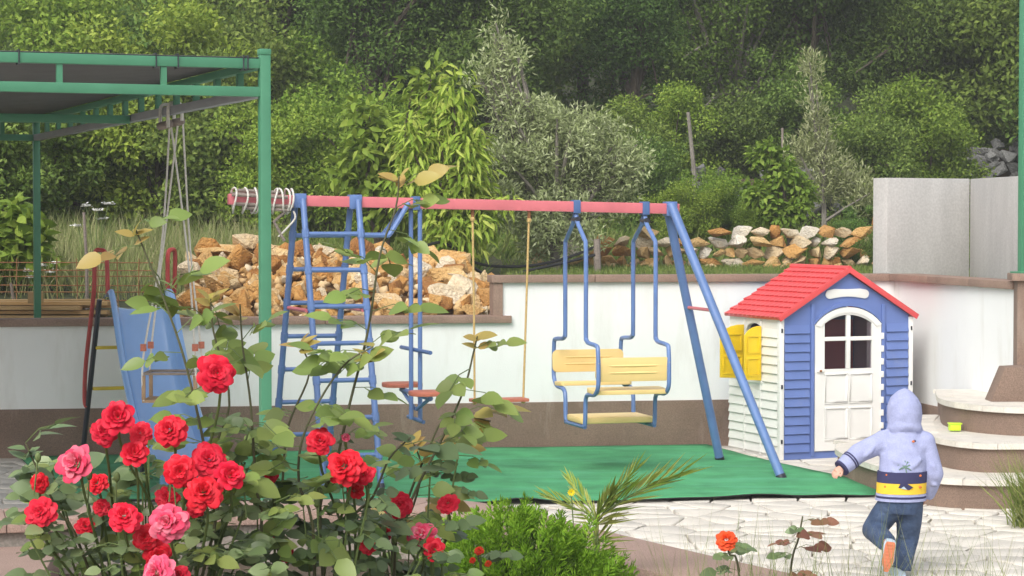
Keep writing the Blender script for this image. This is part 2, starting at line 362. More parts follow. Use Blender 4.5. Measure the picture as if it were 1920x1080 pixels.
def rock_mesh(name, seed, sq=(1, 1, 1), n=18, bev=.03):
    r_ = random.Random(seed); bm = bmesh.new()
    for i in range(n):
        v = Vector((r_.gauss(0, 1), r_.gauss(0, 1), r_.gauss(0, 1))).normalized() * r_.uniform(.8, 1.08)
        bm.verts.new((v.x * .5 * sq[0], v.y * .5 * sq[1], v.z * .5 * sq[2]))
    res = bmesh.ops.convex_hull(bm, input=bm.verts)
    junk = [e for e in res.get('geom_interior', []) if isinstance(e, bmesh.types.BMVert)]
    if junk: bmesh.ops.delete(bm, geom=junk, context='VERTS')
    bmesh.ops.dissolve_limit(bm, angle_limit=R(14), verts=bm.verts, edges=bm.edges)
    if bev: bmesh.ops.bevel(bm, geom=list(bm.edges), offset=bev, segments=1, affect='EDGES', clamp_overlap=True)
    bmesh.ops.triangulate(bm, faces=bm.faces)
    me = bpy.data.meshes.new(name); bm.to_mesh(me); bm.free()
    me.polygons.foreach_set('use_smooth', [True] * len(me.polygons)); me.set_sharp_from_angle(angle=R(28)); return me

# ================================================================== THE SETTING
def wy(x): return 16.4 + (x + 3.75) * .169          # front face of the long garden wall
CORNER = Vector((3.0, wy(3.0), 0)); WEND = Vector((3.453, 15.30, 0)); XSTEP = -.075   # wall corner, wall end, where the wall steps up
def sstep(a, b, x): t = min(1, max(0, (x - a) / (b - a))); return t * t * (3 - 2 * t)
def th(x, y):
    """height of the ground behind the garden wall"""
    g0 = .93 + (1.25 - .93) * sstep(-.25, .0, x); t = y - wy(min(max(x, -12), 6))
    z = g0 + (1.28 - g0) * sstep(0.5, 4.8, t)
    if t > 4.8: z += (min(t, 9.5) - 4.8) * .085
    if t > 9.5: z += (min(t, 70) - 9.5) * (.20 - .05 * sstep(2, 8, -x))
    if t > 70: z += (t - 70) * .05
    if t > 5: z += .25 * min(1, (t - 5) / 8) * noise.noise(Vector((x * .25, y * .25, 0)))
    return z

ground = MB().add([(-260, -160, -.03), (260, -160, -.03), (260, 300, -.03), (-260, 300, -.03)], [[0, 1, 2, 3]]).build('patio', 'joint_mortar'); struct(ground)

# flagstones: irregular pieces of white stone laid close
def clip(poly, m, d):
    out = []; n = len(poly)
    for i in range(n):
        a, b = poly[i], poly[(i + 1) % n]; da = (a[0] - m[0]) * d[0] + (a[1] - m[1]) * d[1]; db = (b[0] - m[0]) * d[0] + (b[1] - m[1]) * d[1]
        if da <= 0: out.append(a)
        if (da < 0 < db) or (db < 0 < da): t = da / (da - db); out.append((a[0] + (b[0] - a[0]) * t, a[1] + (b[1] - a[1]) * t))
    return out
CARPET = [at_z(967, 948), at_z(1100, 945), at_z(1217, 942), at_z(1420, 937), at_z(1640, 933), at_z(1648, 914), at_z(1562, 894), at_z(1517, 884), at_z(1467, 873), at_z(1404, 859),
          Vector((1.50, wy(1.5) - .012, 0)), Vector((-3.62, wy(-3.62) - .012, 0)), Vector((-2.82, 13.9, 0)), Vector((-1.4, 13.8, 0))]
def inside(p, poly):
    c = False; n = len(poly)
    for i in range(n):
        a, b = poly[i], poly[i - 1]
        if (a.y > p[1]) != (b.y > p[1]) and p[0] < (b.x - a.x) * (p[1] - a.y) / (b.y - a.y) + a.x: c = not c
    return c
def flagstones():
    r_ = random.Random(3); G = .225; x0, y0 = -5.2, 8.3; nx, ny = 38, 43
    S = {}
    for i in range(-1, nx + 1):
        for j in range(-1, ny + 1): S[i, j] = (x0 + (i + .5 + r_.uniform(-.43, .43)) * G * 1.25, y0 + (j + .5 + r_.uniform(-.43, .43)) * G)
    pieces = []
    for i in range(nx):
        for j in range(ny):
            c = S[i, j]
            if c[1] > wy(min(c[0], 3.0)) - .05 or c[0] > 3.9: continue
            if inside(c, CARPET) and all(inside((c[0] + dx, c[1] + dy), CARPET) for dx in (-.22, .22) for dy in (-.22, .22)): continue
            poly = [(c[0] - 1, c[1] - 1), (c[0] + 1, c[1] - 1), (c[0] + 1, c[1] + 1), (c[0] - 1, c[1] + 1)]
            for a in range(-2, 3):
                for b in range(-2, 3):
                    if (a or b) and (i + a, j + b) in S:
                        q = S[i + a, j + b]; d = (q[0] - c[0], q[1] - c[1]); l = math.hypot(*d)
                        gap = .0045 + .003 * ((i * 7 + j * 3 + (a + b) * (a + b)) % 3)
                        m = ((c[0] + q[0]) / 2 - d[0] / l * gap, (c[1] + q[1]) / 2 - d[1] / l * gap); poly = clip(poly, m, d)
            if len(poly) < 3: continue
            # a little unevenness on the edges, small chamfer
            ctr = Vector((sum(p[0] for p in poly) / len(poly), sum(p[1] for p in poly) / len(poly), 0)); h = r_.uniform(-.002, .004)
            mb = MB(); n = len(poly); tx, ty = r_.uniform(-.006, .006), r_.uniform(-.006, .006)
            low = [Vector((p[0], p[1], -.028)) for p in poly]; mid = [Vector((p[0], p[1], h - .003)) for p in poly]
            top = [Vector((ctr.x + (p[0] - ctr.x) * .965, ctr.y + (p[1] - ctr.y) * .965, h + tx * (p[0] - ctr.x) + ty * (p[1] - ctr.y))) for p in poly]
            mb.v = low + mid + top
            for q in range(n):
                k = (q + 1) % n; mb.f += [[q, k, n + k, n + q], [n + q, n + k, 2 * n + k, 2 * n + q]]
            mb.f.append(list(range(2 * n, 3 * n)))
            px, py = proj((ctr.x, ctr.y, 0)); vis = -20 < px < 1940 and py < 1110
            hid = (130 < px < 1130 and py > 945) or (px > 1760 and py < 955)
            area = (F / max(ctr.y, 1)) ** 2 / max(ctr.y, 1) * (1 if vis and not hid else 0)
            pieces.append((area, mb))
    pieces.sort(key=lambda t: -t[0]); rest = MB(); k = 0
    for a, mb in pieces:
        if a > 0 and k < 300: mb.build('flagstone', 'flagstone', ground, ang=60); k += 1
        else: rest.add(mb.v, mb.f)
    o = rest.build('flagstone_paving', 'flagstone', ground, ang=60); o['kind'] = 'stuff'
flagstones()

# hillside behind the wall, one sheet to the skyline
def hillside():
    xs = [-260, -150, -90, -55, -35] + [-25 + i * 1.0 for i in range(13)] + [-12 + i * .5 for i in range(22)] + [-1 + i * .16 for i in range(26)] + [3.06, 3.1, 3.2, 3.3, 3.38, 3.46, 3.54, 3.62, 3.7] + [4 + i * .5 for i in range(18)] + [14 + i * 2 for i in range(8)] + [35, 55, 90, 150, 260]
    xs = sorted(set(round(x, 3) for x in xs))
    us = [0, .05, .1, .2, .35, .5, .75, 1, 1.3, 1.6, 2, 2.4, 2.8, 3.3, 3.8, 4.4, 5] + [5.5 + i * .8 for i in range(30)] + [31, 34, 38, 43, 50, 60, 75, 100, 140, 200, 280]
    def ys(x):
        if x <= 3.05: return wy(max(x, -14)) + .13
        if x >= 3.62: return 15.45
        return wy(3.05) + .13 + (15.45 - wy(3.05) - .13) * (x - 3.05) / .57
    V = []; 
    for x in xs:
        for u in us: y = ys(x) + u; V.append((x, y, th(x, y)))
    nu = len(us); Fc = [[i * nu + j, (i + 1) * nu + j, (i + 1) * nu + j + 1, i * nu + j + 1] for i in range(len(xs) - 1) for j in range(nu - 1)]
    return struct(MB().add(V, Fc).build('hillside', 'hill_soil', ang=180))
hill = hillside()

# ------------------------------------------------------------------ garden wall
def wall_run(root, p, q, z0, z1, th_, m, name, proud=0.0):
    p, q = Vector((p[0], p[1], 0)), Vector((q[0], q[1], 0)); d = (q - p).normalized(); nrm = Vector((d.y, -d.x, 0))   # towards the patio
    o = p + nrm * proud + Vector((0, 0, z0)); return MB().obox(o, q - p, -nrm * (th_ + proud), Vector((0, 0, z1 - z0))).build(name, m, root)
gw = thing('garden_wall', 'long white rendered garden wall with brown base and brown coping behind the swings', 'wall', (0, wy(0), 0))
LL = (-14, wy(-14)); ST = (XSTEP, wy(XSTEP)); CC = (CORNER.x, CORNER.y); WE = (WEND.x, WEND.y)
wall_run(gw, LL, (ST[0] + .1, wy(ST[0] + .1)), -.03, .97, .16, 'white_render', 'wall_face')
wall_run(gw, ST, CC, .97, 1.275, .16, 'white_render', 'wall_face'); wall_run(gw, (ST[0] + .1, wy(ST[0] + .1)), CC, -.03, .97, .16, 'white_render', 'wall_face')
wall_run(gw, CC, WE, -.03, 1.275, .16, 'white_render', 'wall_face')
wall_run(gw, LL, CC, -.02, .36, .05, 'brown_plaster', 'plinth', .012)
wall_run(gw, (CC[0] - .004, CC[1] - .02), WE, -.02, .36, .05, 'brown_plaster', 'plinth', .012)
def coping_run(p, q, z, n, w=.24):
    p, q = Vector((p[0], p[1], 0)), Vector((q[0], q[1], 0)); d = (q - p); L = d.length; d.normalize(); nrm = Vector((d.y, -d.x, 0))
    for i in range(n):
        a = p + d * (L * i / n + .002); b = p + d * (L * (i + 1) / n - .002)
        MB().obox(a + nrm * .035 + Vector((0, 0, z)), b - a, -nrm * w, Vector((0, 0, .055))).build('coping_slab', 'coping_stone', gw, bevel=.006)
wall_run(gw, (-60, wy(-14) + .002), (-14.002, wy(-14) + .002), -.03, .97, .16, 'white_render', 'wall_face')
coping_run((-60, wy(-14)), (-14, wy(-14)), .967, 12)
wall_run(gw, (WEND.x + .2, 15.30), (40, 15.30), -.03, 1.275, .16, 'white_render', 'wall_face')
wall_run(gw, (WEND.x + .28, 15.30), (40, 15.30), -.02, .36, .05, 'brown_plaster', 'plinth', .012)
coping_run((WEND.x + .29, 15.30), (40, 15.30), 1.273, 10)
coping_run(LL, (XSTEP + .07, wy(XSTEP + .07)), .968, 10)
coping_run((XSTEP - .085, wy(XSTEP - .085)), CC, 1.273, 4)
coping_run((CC[0] - .02, CC[1] - .03), (WE[0], WE[1]), 1.276, 3)
wall_run(gw, (XSTEP - .07, wy(XSTEP - .07)), (XSTEP + .002, wy(XSTEP)), 1.02, 1.274, .17, 'coping_stone', 'end_facing', .02)
MB().box((WEND.x + .12, WEND.y - .09, .66), .30, .22, 1.36, R(-6)).build('pillar', 'brown_plaster', gw, bevel=.008)
MB().box((WEND.x + .12, WEND.y - .09, 1.365), .38, .30, .05, R(-6)).build('pillar_cap', 'coping_stone', gw, bevel=.008)

# ------------------------------------------------------------------ raw concrete wall above the coping
cw = thing('concrete_wall', 'bare grey concrete corner wall standing above the brown coping', 'wall', (3.3, 17.9, 1.2))
A, B, C_ = Vector((2.985, 17.83, 0)), Vector((3.727, 18.25, 0)), Vector((3.76, 16.5, 0))
def slab(p, q, z0, z1a, z1b, t, nm):
    d = (q - p).normalized(); n_ = Vector((d.y, -d.x, 0)); z = Vector((0, 0, 1))
    v = [p + z * z0, q + z * z0, q + z * z1b, p + z * z1a]; MB().prism(v, -n_ * t).build(nm, 'raw_concrete', cw, bevel=.008)
slab(A, B, 1.0, 2.085, 2.085, .18, 'wall_panel'); slab(B + Vector((.002, -.002, 0)), C_, 1.0, 2.083, 2.075, .18, 'wall_panel')

# ------------------------------------------------------------------ curved steps
def steps():
    st = thing('garden_steps', 'curved brown steps with white stone treads in the corner by the playhouse', 'steps', (3.0, 14.3, 0))
    def outline(pts, off):
        pts = [Vector((a, b, 0)) for a, b in pts]; L = smooth_line(pts, 6); out = []
        for i, p in enumerate(L):
            t = (L[min(i + 1, len(L) - 1)] - L[max(i - 1, 0)]).normalized(); n_ = Vector((-t.y, t.x, 0))    # inwards: left of travel
            out.append(p + n_ * off)
        return out
    H = .18
    levels = [([(2.30, 15.75), (2.215, 15.25), (2.31, 14.40), (2.52, 13.72), (2.78, 13.52), (3.1, 13.50), (3.9, 13.62)], 0),
              ([(2.93, 15.95), (2.80, 15.45), (2.69, 14.75), (2.71, 14.30), (2.85, 13.98), (3.1, 13.90), (3.95, 14.0)], H),
              ([(3.02, 15.95), (2.91, 15.25), (2.94, 14.85), (3.07, 14.58), (3.25, 14.42), (3.5, 14.38), (4.0, 14.42)], 2 * H)]
    back = [(4.1, 14.6), (4.1, 15.95)]
    for k, (pts, z) in enumerate(levels):
        edge = outline(pts, 0); ris = outline(pts, .03)
        bk = [Vector((4.12, edge[-1].y, 0)), Vector((4.12, 16.0 + .02 * k, 0)), Vector((edge[0].x, 16.0 + .02 * k, 0))]
        MB().prism([p + Vector((0, 0, z - .02)) for p in ris + [Vector((4.10, ris[-1].y, 0)), Vector((4.10, 15.98 + .02 * k, 0)), Vector((ris[0].x, 15.98 + .02 * k, 0))]], (0, 0, H - .012)).build('riser', 'brown_plaster', st, ang=50)
        inner = outline(pts, .115)
        MB().prism([p + Vector((0, 0, z + H - .032)) for p in inner + bk], (0, 0, .028)).build('tread', 'tread_stone', st, ang=30)
        # nosing stones along the edge, narrow joints between
        acc = 0; j0 = 0
        for j in range(1, len(edge)):
            acc += (edge[j] - edge[j - 1]).length
            if acc > .13 or j == len(edge) - 1:
                a = edge[j0:j + 1]; b = inner[j0:j + 1]
                g0 = .025 
                ea = [p.copy() for p in a]; eb = [p.copy() for p in b]
                ea[0] = ea[0].lerp(ea[1], g0 / 1.0); eb[0] = eb[0].lerp(eb[1], g0); ea[-1] = ea[-1].lerp(ea[-2], g0 * 1.2); eb[-1] = eb[-1].lerp(eb[-2], g0 * 1.2)
                poly = [p + Vector((0, 0, z + H - .036)) for p in ea + eb[::-1]]
                MB().prism(poly, (0, 0, .037 + random.uniform(-.002, .002))).build('nosing_stone', 'tread_stone', st, ang=30)
                acc = 0; j0 = j
    # sloping brown cheek wall at the top
    p0 = at_y(1855, 736, 15.0)
    MB().prism([(p0.x, 14.95, .535), (p0.x + .095, 14.95, .765), (4.1, 14.95, .80), (4.1, 14.95, .535)], (0, .2, 0)).build('cheek_wall', 'brown_plaster', st, bevel=.006)
steps()

# ------------------------------------------------------------------ curved planter wall in the foreground
CAPE = [(-3.6, 8.55), (-2.6, 8.80), (-2.04, 8.94), (-1.43, 9.11), (-.617, 9.26), (-.287, 9.26), (.021, 8.94), (.328, 8.34), (.887, 7.35), (1.6, 6.25), (2.7, 4.8)]
def planter():
    pw = thing('planter_wall', 'low curved planter wall with pinkish granite cap in front of the patio', 'wall', (.3, 8.3, 0))
    far = smooth_line([Vector((a, b, 0)) for a, b in CAPE], 8); near = []; mid = []
    for i, p in enumerate(far):
        t = (far[min(i + 1, len(far) - 1)] - far[max(i - 1, 0)]).normalized(); n_ = Vector((t.y, -t.x, 0)); near.append(p + n_ * .37); mid.append((p + n_ * .035, p + n_ * .335))
    i = 0
    while i < len(far) - 1:
        j = min(i + 8, len(far) - 1); a = far[i:j + 1]; b = near[i:j + 1]
        poly = [p + Vector((0, 0, .55)) for p in a + b[::-1]]; poly[0] = poly[0].lerp(poly[1], .03); poly[-1] = poly[-1].lerp(poly[-2], .03)
        MB().prism(poly, (0, 0, .05)).build('cap_slab', 'pink_granite', pw, bevel=.006)
        i = j
    MB().prism([m[0] + Vector((0, 0, -.02)) for m in mid] + [m[1] + Vector((0, 0, -.02)) for m in mid[::-1]], (0, 0, .569)).build('wall_body', 'planter_concrete', pw)
    bed = [m[1] for m in mid] + [Vector((6, 4.2, 0)), Vector((6, -8, 0)), Vector((-6, -8, 0)), Vector((-6, 8.3, 0))]
    # soil of the bed: a gently uneven sheet
    V = []; Fc = []; nx, ny = 60, 60
    def cap_y(x):
        pts = [m[1] for m in mid]
        for a, b in zip(pts, pts[1:]):
            if min(a.x, b.x) <= x <= max(a.x, b.x) and abs(a.x - b.x) > 1e-6: return a.y + (b.y - a.y) * (x - a.x) / (b.x - a.x)
        return 8.25 if x < 0 else max(-2, 4.8 - (x - 2.7) * 1.2)
    for i in range(nx + 1):
        x = -6 + 10 * i / nx; yt = cap_y(x)
        for j in range(ny + 1):
            y = -8 + (yt + 8) * (j / ny); V.append((x, y, .40 + .03 * noise.noise(Vector((x * 2, y * 2, 0)))))
    Fc = [[i * (ny + 1) + j, (i + 1) * (ny + 1) + j, (i + 1) * (ny + 1) + j + 1, i * (ny + 1) + j + 1] for i in range(nx) for j in range(ny)]
    struct(MB().add(V, Fc).build('flower_bed', 'soil', ang=180))
    pth = [(-3.4, 8.28), (-2.6, 8.44), (-1.75, 8.62), (-1.62, 7.6), (-1.5, 6.2), (-3.4, 6.0)]
    struct(MB().prism([(a, b, .30) for a, b in pth], (0, 0, .20)).build('path', 'pink_granite', bevel=.01))
planter()

# ------------------------------------------------------------------ carpet
def carpet():
    poly = [Vector((p.x, p.y, 0)) for p in CARPET]
    bm = bmesh.new(); 
    out = []
    n = len(poly)
    for i in range(n):
        a, b = poly[i], poly[(i + 1) % n]; m = max(1, int((b - a).length / .09))
        for j in range(m): out.append(a.lerp(b, j / m))
    xs = [p.x for p in out]; ys_ = [p.y for p in out]
    pts = [(p.x, p.y) for p in out]; nb = len(pts)
    g = .11; x = min(xs)
    while x < max(xs):
        y = min(ys_)
        while y < max(ys_):
            if all(inside((x + dx, y + dy), poly) for dx in (-.06, .06) for dy in (-.06, .06)): pts.append((x, y))
            y += g
        x += g
    from mathutils.geometry import delaunay_2d_cdt
    vs_, es_, fs_, *_ = delaunay_2d_cdt([Vector(p) for p in pts], [], [list(range(nb))], 1, 1e-5)
    front = [p for p in poly[:5]]
    def z(x, y):
        h = .019 + .0035 * noise.noise(Vector((x * 1.6, y * 2.4, 3))) + .0025 * math.sin(y * 4.2 + x * .5)
        # the loose front edge lifts in two places
        for cx, w, a in ((.06, .16, .03), (1.55, .22, .022), (2.0, .14, .010), (1.05, .2, .006)):
            fy = front[0].y + (front[-1].y - front[0].y) * (x - front[0].x) / (front[-1].x - front[0].x)
            h += a * math.exp(-((x - cx) / w) ** 2) * math.exp(-max(0, y - fy) / .16)
        return h
    V = [(v.x, v.y, z(v.x, v.y)) for v in vs_]; nv = len(V)
    o = MB().add(V, [list(f) for f in fs_]).build('green_carpet', 'green_carpet', ang=180); tag(o, 'green artificial turf carpet laid on the patio under the swing set', 'carpet')
    me = o.data; md = o.modifiers.new('thick', 'SOLIDIFY'); md.thickness = .007; md.offset = -1; me.materials.append(MATS['carpet_backing']); md.material_offset = 1; md.material_offset_rim = 1
carpet()

# ================================================================== PLAYHOUSE
def playhouse():
    O = at_z(1463, 863); O.z = 0; a = R(22.0); ex = Vector((math.cos(a), math.sin(a), 0)); ey = Vector((-math.sin(a), math.cos(a), 0)); ez = Vector((0, 0, 1))
    W, D, HW, HP = 1.10, .80, 1.035, 1.365
    def L(x, y, z): return O + ex * x + ey * y + ez * z
    h = thing('playhouse', 'blue and white plastic playhouse with red tiled roof and yellow shutters', 'playhouse', O)
    def bx(mb, x0, x1, y0, y1, z0, z1): return mb.obox(L(x0, y0, z0), ex * (x1 - x0), ey * (y1 - y0), ez * (z1 - z0))
    def front_poly(pts, y0, t): return MB().prism([L(x, y0, z) for x, z in pts], ey * t)
    mid = W / 2; t = .035
    dx0, dx1 = .275, .845; dc = (dx0 + dx1) / 2; zs = .985; zt = 1.115; zb = .055       # door opening: arched
    def arch(x0, x1, z_spring, z_top, n=12):
        c = (x0 + x1) / 2; hw = (x1 - x0) / 2; rise = z_top - z_spring; r_ = (hw * hw + rise * rise) / (2 * rise); zc = z_top - r_
        return [(c + hw * (1 - 2 * i / n), zc + math.sqrt(max(0, r_ * r_ - (hw * (1 - 2 * i / n)) ** 2))) for i in range(n + 1)]   # right to left
    ar = arch(dx0, dx1, zs, zt)
    def gable(x): return HW + (HP - HW) * (1 - abs(x - mid) / mid)
    # front wall around the opening: left, right and the arch head
    fw = MB()
    fw.prism([L(x, 0, z) for x, z in [(.02, 0), (dx0, 0), (dx0, gable(dx0)), (.02, gable(.02))]], ey * t)
    fw.prism([L(x, 0, z) for x, z in [(dx1, 0), (W - .02, 0), (W - .02, gable(W - .02)), (dx1, gable(dx1))]], ey * t)
    for (xa, za), (xb, zb2) in zip(ar, ar[1:]):
        g = [(xa, za), (xa, gable(xa)), (xb, gable(xb)), (xb, zb2)]
        if (xa - mid) * (xb - mid) < 0: g = [(xa, za), (xa, gable(xa)), (mid, HP), (xb, gable(xb)), (xb, zb2)]
        fw.prism([L(x, 0, z) for x, z in g], ey * t)
    front = fw.build('front_wall', 'house_blue', h)
    bx(MB(), dx0, dx1, .002, t, 0, zb - .004).build('door_sill', 'house_blue', h)
    # raised blue surround, pilasters and gable relief
    for x in (.262, .858): bx(MB(), x - .014, x + .014, -.012, .0, .02, gable(x) - .055).build('pilaster', 'house_blue', h, bevel=.004)
    ring = MB(); a1 = arch(dx0 - .012, dx1 + .012, zs, zt + .03, 16); a2 = arch(dx0 - .001, dx1 + .001, zs, zt + .002, 16)
    for i in range(16): ring.prism([L(p[0], -.012, p[1]) for p in (a1[i], a1[i + 1], a2[i + 1], a2[i])], ey * .012)
    ring.build('door_surround', 'house_blue', h)
    # siding boards, each lapped over the one below
    def board(x0, x1, z0, z1, y=0.0, proud=.016):
        pr = [(0.0, z0), (-proud, z0 + .004), (-.003, z1), (0.0, z1)]
        return MB().prism([L(x0, y + q[0], q[1]) for q in pr], ex * (x1 - x0))
    n = 15; z0 = .05; dz = (HW - .05 - z0) / 14
    for i in range(14):
        board(.028, .235, z0 + i * dz, z0 + (i + 1) * dz - .003).build('siding_board', 'house_blue', h)
        board(.885, W - .028, z0 + i * dz, z0 + (i + 1) * dz - .003).build('siding_board', 'house_blue', h)
    # sign plate: flat rounded plaque with concave flanks
    pl = []
    for k in range(10): b = -math.pi / 2 + math.pi * k / 9; pl.append((mid + .145 + .038 * math.cos(b), 1.205 + .034 * math.sin(b)))
    for k in range(1, 8): u = k / 8; pl.append((mid + .145 - .29 * u, 1.239 - .004 * math.sin(math.pi * u) + .007))
    for k in range(10): b = math.pi / 2 + math.pi * k / 9; pl.append((mid - .145 + .038 * math.cos(b), 1.205 + .034 * math.sin(b)))
    for k in range(1, 8): u = k / 8; pl.append((mid - .145 + .29 * u, 1.171 + .016 * math.sin(math.pi * u)))
    MB().prism([L(x, -.012, z) for x, z in pl], ey * .011).build('sign_plate', 'house_white', h, bevel=.003)
    # corner trims
    for x in (-.012, W - .022): bx(MB(), x, x + .034, -.014, .03, 0.0, HW - .005).build('corner_trim', 'house_white', h, bevel=.004)
    for z in (.12, .52, .93):
        bx(MB(), -.004, .010, -.018, -.012, z, z + .03).build('trim_screw', 'black_paint', h); bx(MB(), W - .010, W + .002, -.018, -.012, z, z + .03).build('trim_screw', 'black_paint', h)
    # door
    dy = -.010
    def frame_rect(mb, x0, x1, z0_, z1_, y0=dy, tt=.03): return bx(mb, x0, x1, y0, y0 + tt, z0_, z1_)
    dm = MB(); da = arch(dx0 + .006, dx1 - .006, zs - .004, zt - .006, 14)
    px0, px1, pm = dx0 + .085, dx1 - .085, dc; gz0, gz1, gz2, gz3 = .655, .862, .892, 1.045
    frame_rect(dm, dx0 + .006, px0, zb, zs - .004); frame_rect(dm, px1, dx1 - .006, zb, zs - .004)                      # stiles
    frame_rect(dm, px0, px1, zb, gz0)                                                                                    # lower leaf
    ga = arch(px0, px1, gz3 - .055, gz3 + .008, 14)
    def top_at(x, A_):
        for (xa, za), (xb, zb_) in zip(A_, A_[1:]):
            if xb - 1e-9 <= x <= xa + 1e-9: return zb_ + (za - zb_) * ((x - xb) / max(1e-9, xa - xb))
        return A_[0][1]
    xsamp = sorted(set([dx0 + .006 + (dx1 - dx0 - .012) * k / 20 for k in range(21)] + [px0, px1]))
    for xa, xb in zip(xsamp, xsamp[1:]):
        xm_ = (xa + xb) / 2
        if px0 < xm_ < px1: lo_a, lo_b = top_at(xa, ga), top_at(xb, ga)
        else: lo_a = lo_b = zs - .004
        dm.prism([L(x, dy, z) for x, z in ((xa, lo_a), (xb, lo_b), (xb, top_at(xb, da)), (xa, top_at(xa, da)))], ey * .03)
    door = dm.build('door', 'house_white', h)
    # glazing bars, lipped, and the four panes
    frame_rect(MB(), pm - .016, pm + .016, gz0 + .001, gz3 + .004, dy - .004, .03).build('glazing_bar', 'house_white', door, bevel=.003)
    frame_rect(MB(), px0 + .001, pm - .017, gz1, gz2, dy - .002, .026).build('glazing_bar', 'house_white', door, bevel=.003); frame_rect(MB(), pm + .017, px1 - .001, gz1, gz2, dy - .002, .026).build('glazing_bar', 'house_white', door, bevel=.003)
    for x0, x1 in ((px0 + .002, pm - .017), (pm + .017, px1 - .002)):
        frame_rect(MB(), x0, x1, gz0 + .002, gz1 - .001, dy + .014, .004).build('pane', 'dark_glass', door)
        xs_ = [x0 + (x1 - x0) * k / 8 for k in range(9)]
        MB().prism([L(x0, dy + .014, gz2 + .001), L(x1, dy + .014, gz2 + .001)] + [L(x, dy + .014, top_at(x, ga) - .002) for x in xs_[::-1]], ey * .004).build('pane', 'dark_glass', door)
    # raised mouldings of the lower leaf: two tall panels split by a rail
    def molding(x0, x1, z0_, z1_, w=.012):
        m_ = MB()
        for b in ((x0, x1, z0_, z0_ + w), (x0, x1, z1_ - w, z1_), (x0, x0 + w, z0_ + w, z1_ - w), (x1 - w, x1, z0_ + w, z1_ - w)): bx(m_, b[0], b[1], dy - .007, dy - .0005, b[2], b[3])
        m_.build('panel_moulding', 'house_white', door, bevel=.002)
    for x0, x1 in ((px0, pm - .008), (pm + .008, px1)): molding(x0, x1, .40, .625); molding(x0, x1, .13, .375)
    fr = MB(); fa = arch(dx0 + .006, dx1 - .006, zs - .004, zt - .006, 14); fb = arch(dx0 + .05, dx1 - .05, zs - .02, zt - .045, 14)
    for i in range(14): fr.prism([L(p[0], dy - .008, p[1]) for p in (fa[i], fa[i + 1], fb[i + 1], fb[i])], ey * .0075)
    fr.build('arch_moulding', 'house_white', door)
    kn = MB(); bx(kn, dx0 + .018, dx0 + .075, dy - .012, dy - .0005, .635, .655); door_h = kn.build('handle', 'house_white', door, bevel=.003)
    MB().ellip(L(dx0 + .045, dy - .018, .645), .010, .010, .010, 8, 6).build('handle_screw', 'rust', door)
    for k in range(9): bx(MB(), dx1 - .008, dx1 + .012 , dy - .012, dy + .004, .11 + k * .095, .155 + k * .095).build('hinge', 'house_white', door, bevel=.003)
    # side walls and back
    wd0, wd1, wz0, wz1 = .285, .535, .57, .93      # window in the left wall
    sw = MB(); bx(sw, 0, .03, .03, wd0, 0, HW); bx(sw, 0, .03, wd1, D, 0, HW); bx(sw, 0, .03, wd0, wd1, 0, wz0); bx(sw, 0, .03, wd0, wd1, wz1 + .06, HW)
    for k in range(8):    # arched head of the window
        y0, y1 = wd0 + (wd1 - wd0) * k / 8, wd0 + (wd1 - wd0) * (k + 1) / 8; c = (wd0 + wd1) / 2; f = lambda y: wz1 + .055 * math.sqrt(max(0, 1 - ((y - c) / ((wd1 - wd0) / 2)) ** 2))
        sw.prism([L(0, y0, f(y0)), L(0, y1, f(y1)), L(0, y1, wz1 + .06), L(0, y0, wz1 + .06)], ex * .03)
    left = sw.build('side_wall', 'house_white', h)
    rw = MB(); bx(rw, W - .03, W, .03, .25, 0, HW); bx(rw, W - .03, W, .58, D, 0, HW); bx(rw, W - .03, W, .25, .58, 0, .50); bx(rw, W - .03, W, .25, .58, .97, HW); rw.build('side_wall', 'house_white', h)  # right wall: unseen opening added to let light in behind the panes
    bk = MB().prism([L(x, D - .03, z) for x, z in [(.03, 0), (W - .03, 0), (W - .03, HW), (mid, HP - .02), (.03, HW)]], ey * .03); bk.build('back_wall', 'house_blue', h)
    bx(MB(), .60, W - .05, D - .05, D - .032, .05, .98).build('inner_panel', 'house_red', h)
    bx(MB(), .031, W - .031, .036, D - .031, .004, .02).build('floor_panel', 'house_blue', h)
    def sboard(y0, y1, z0_, z1_):
        pr = [(0.0, z0_), (-.016, z0_ + .004), (-.003, z1_), (0.0, z1_)]
        MB().prism([L(q[0], y0, q[1]) for q in pr], ey * (y1 - y0)).build('siding_board', 'house_white', h)
    for i in range(14):
        a0, a1_ = .03 + i * .066, .03 + (i + 1) * .066 - .003
        spans = [(.035, .275), (.29, .53), (.545, D - .01)]
        for s0, s1 in spans:
            if s0 == .29 and a1_ > wz0 - .02: continue
            sboard(s0, s1, a0, a1_)
    for y in (.2825, .5375): bx(MB(), -.018, -.0005, y - .006, y + .006, .02, HW - .03).build('wall_batten', 'house_white', h)
    bx(MB(), -.02, -.0005, wd0 - .03, wd1 + .03, wz0 - .028, wz0 - .004).build('window_sill', 'house_white', h, bevel=.003)
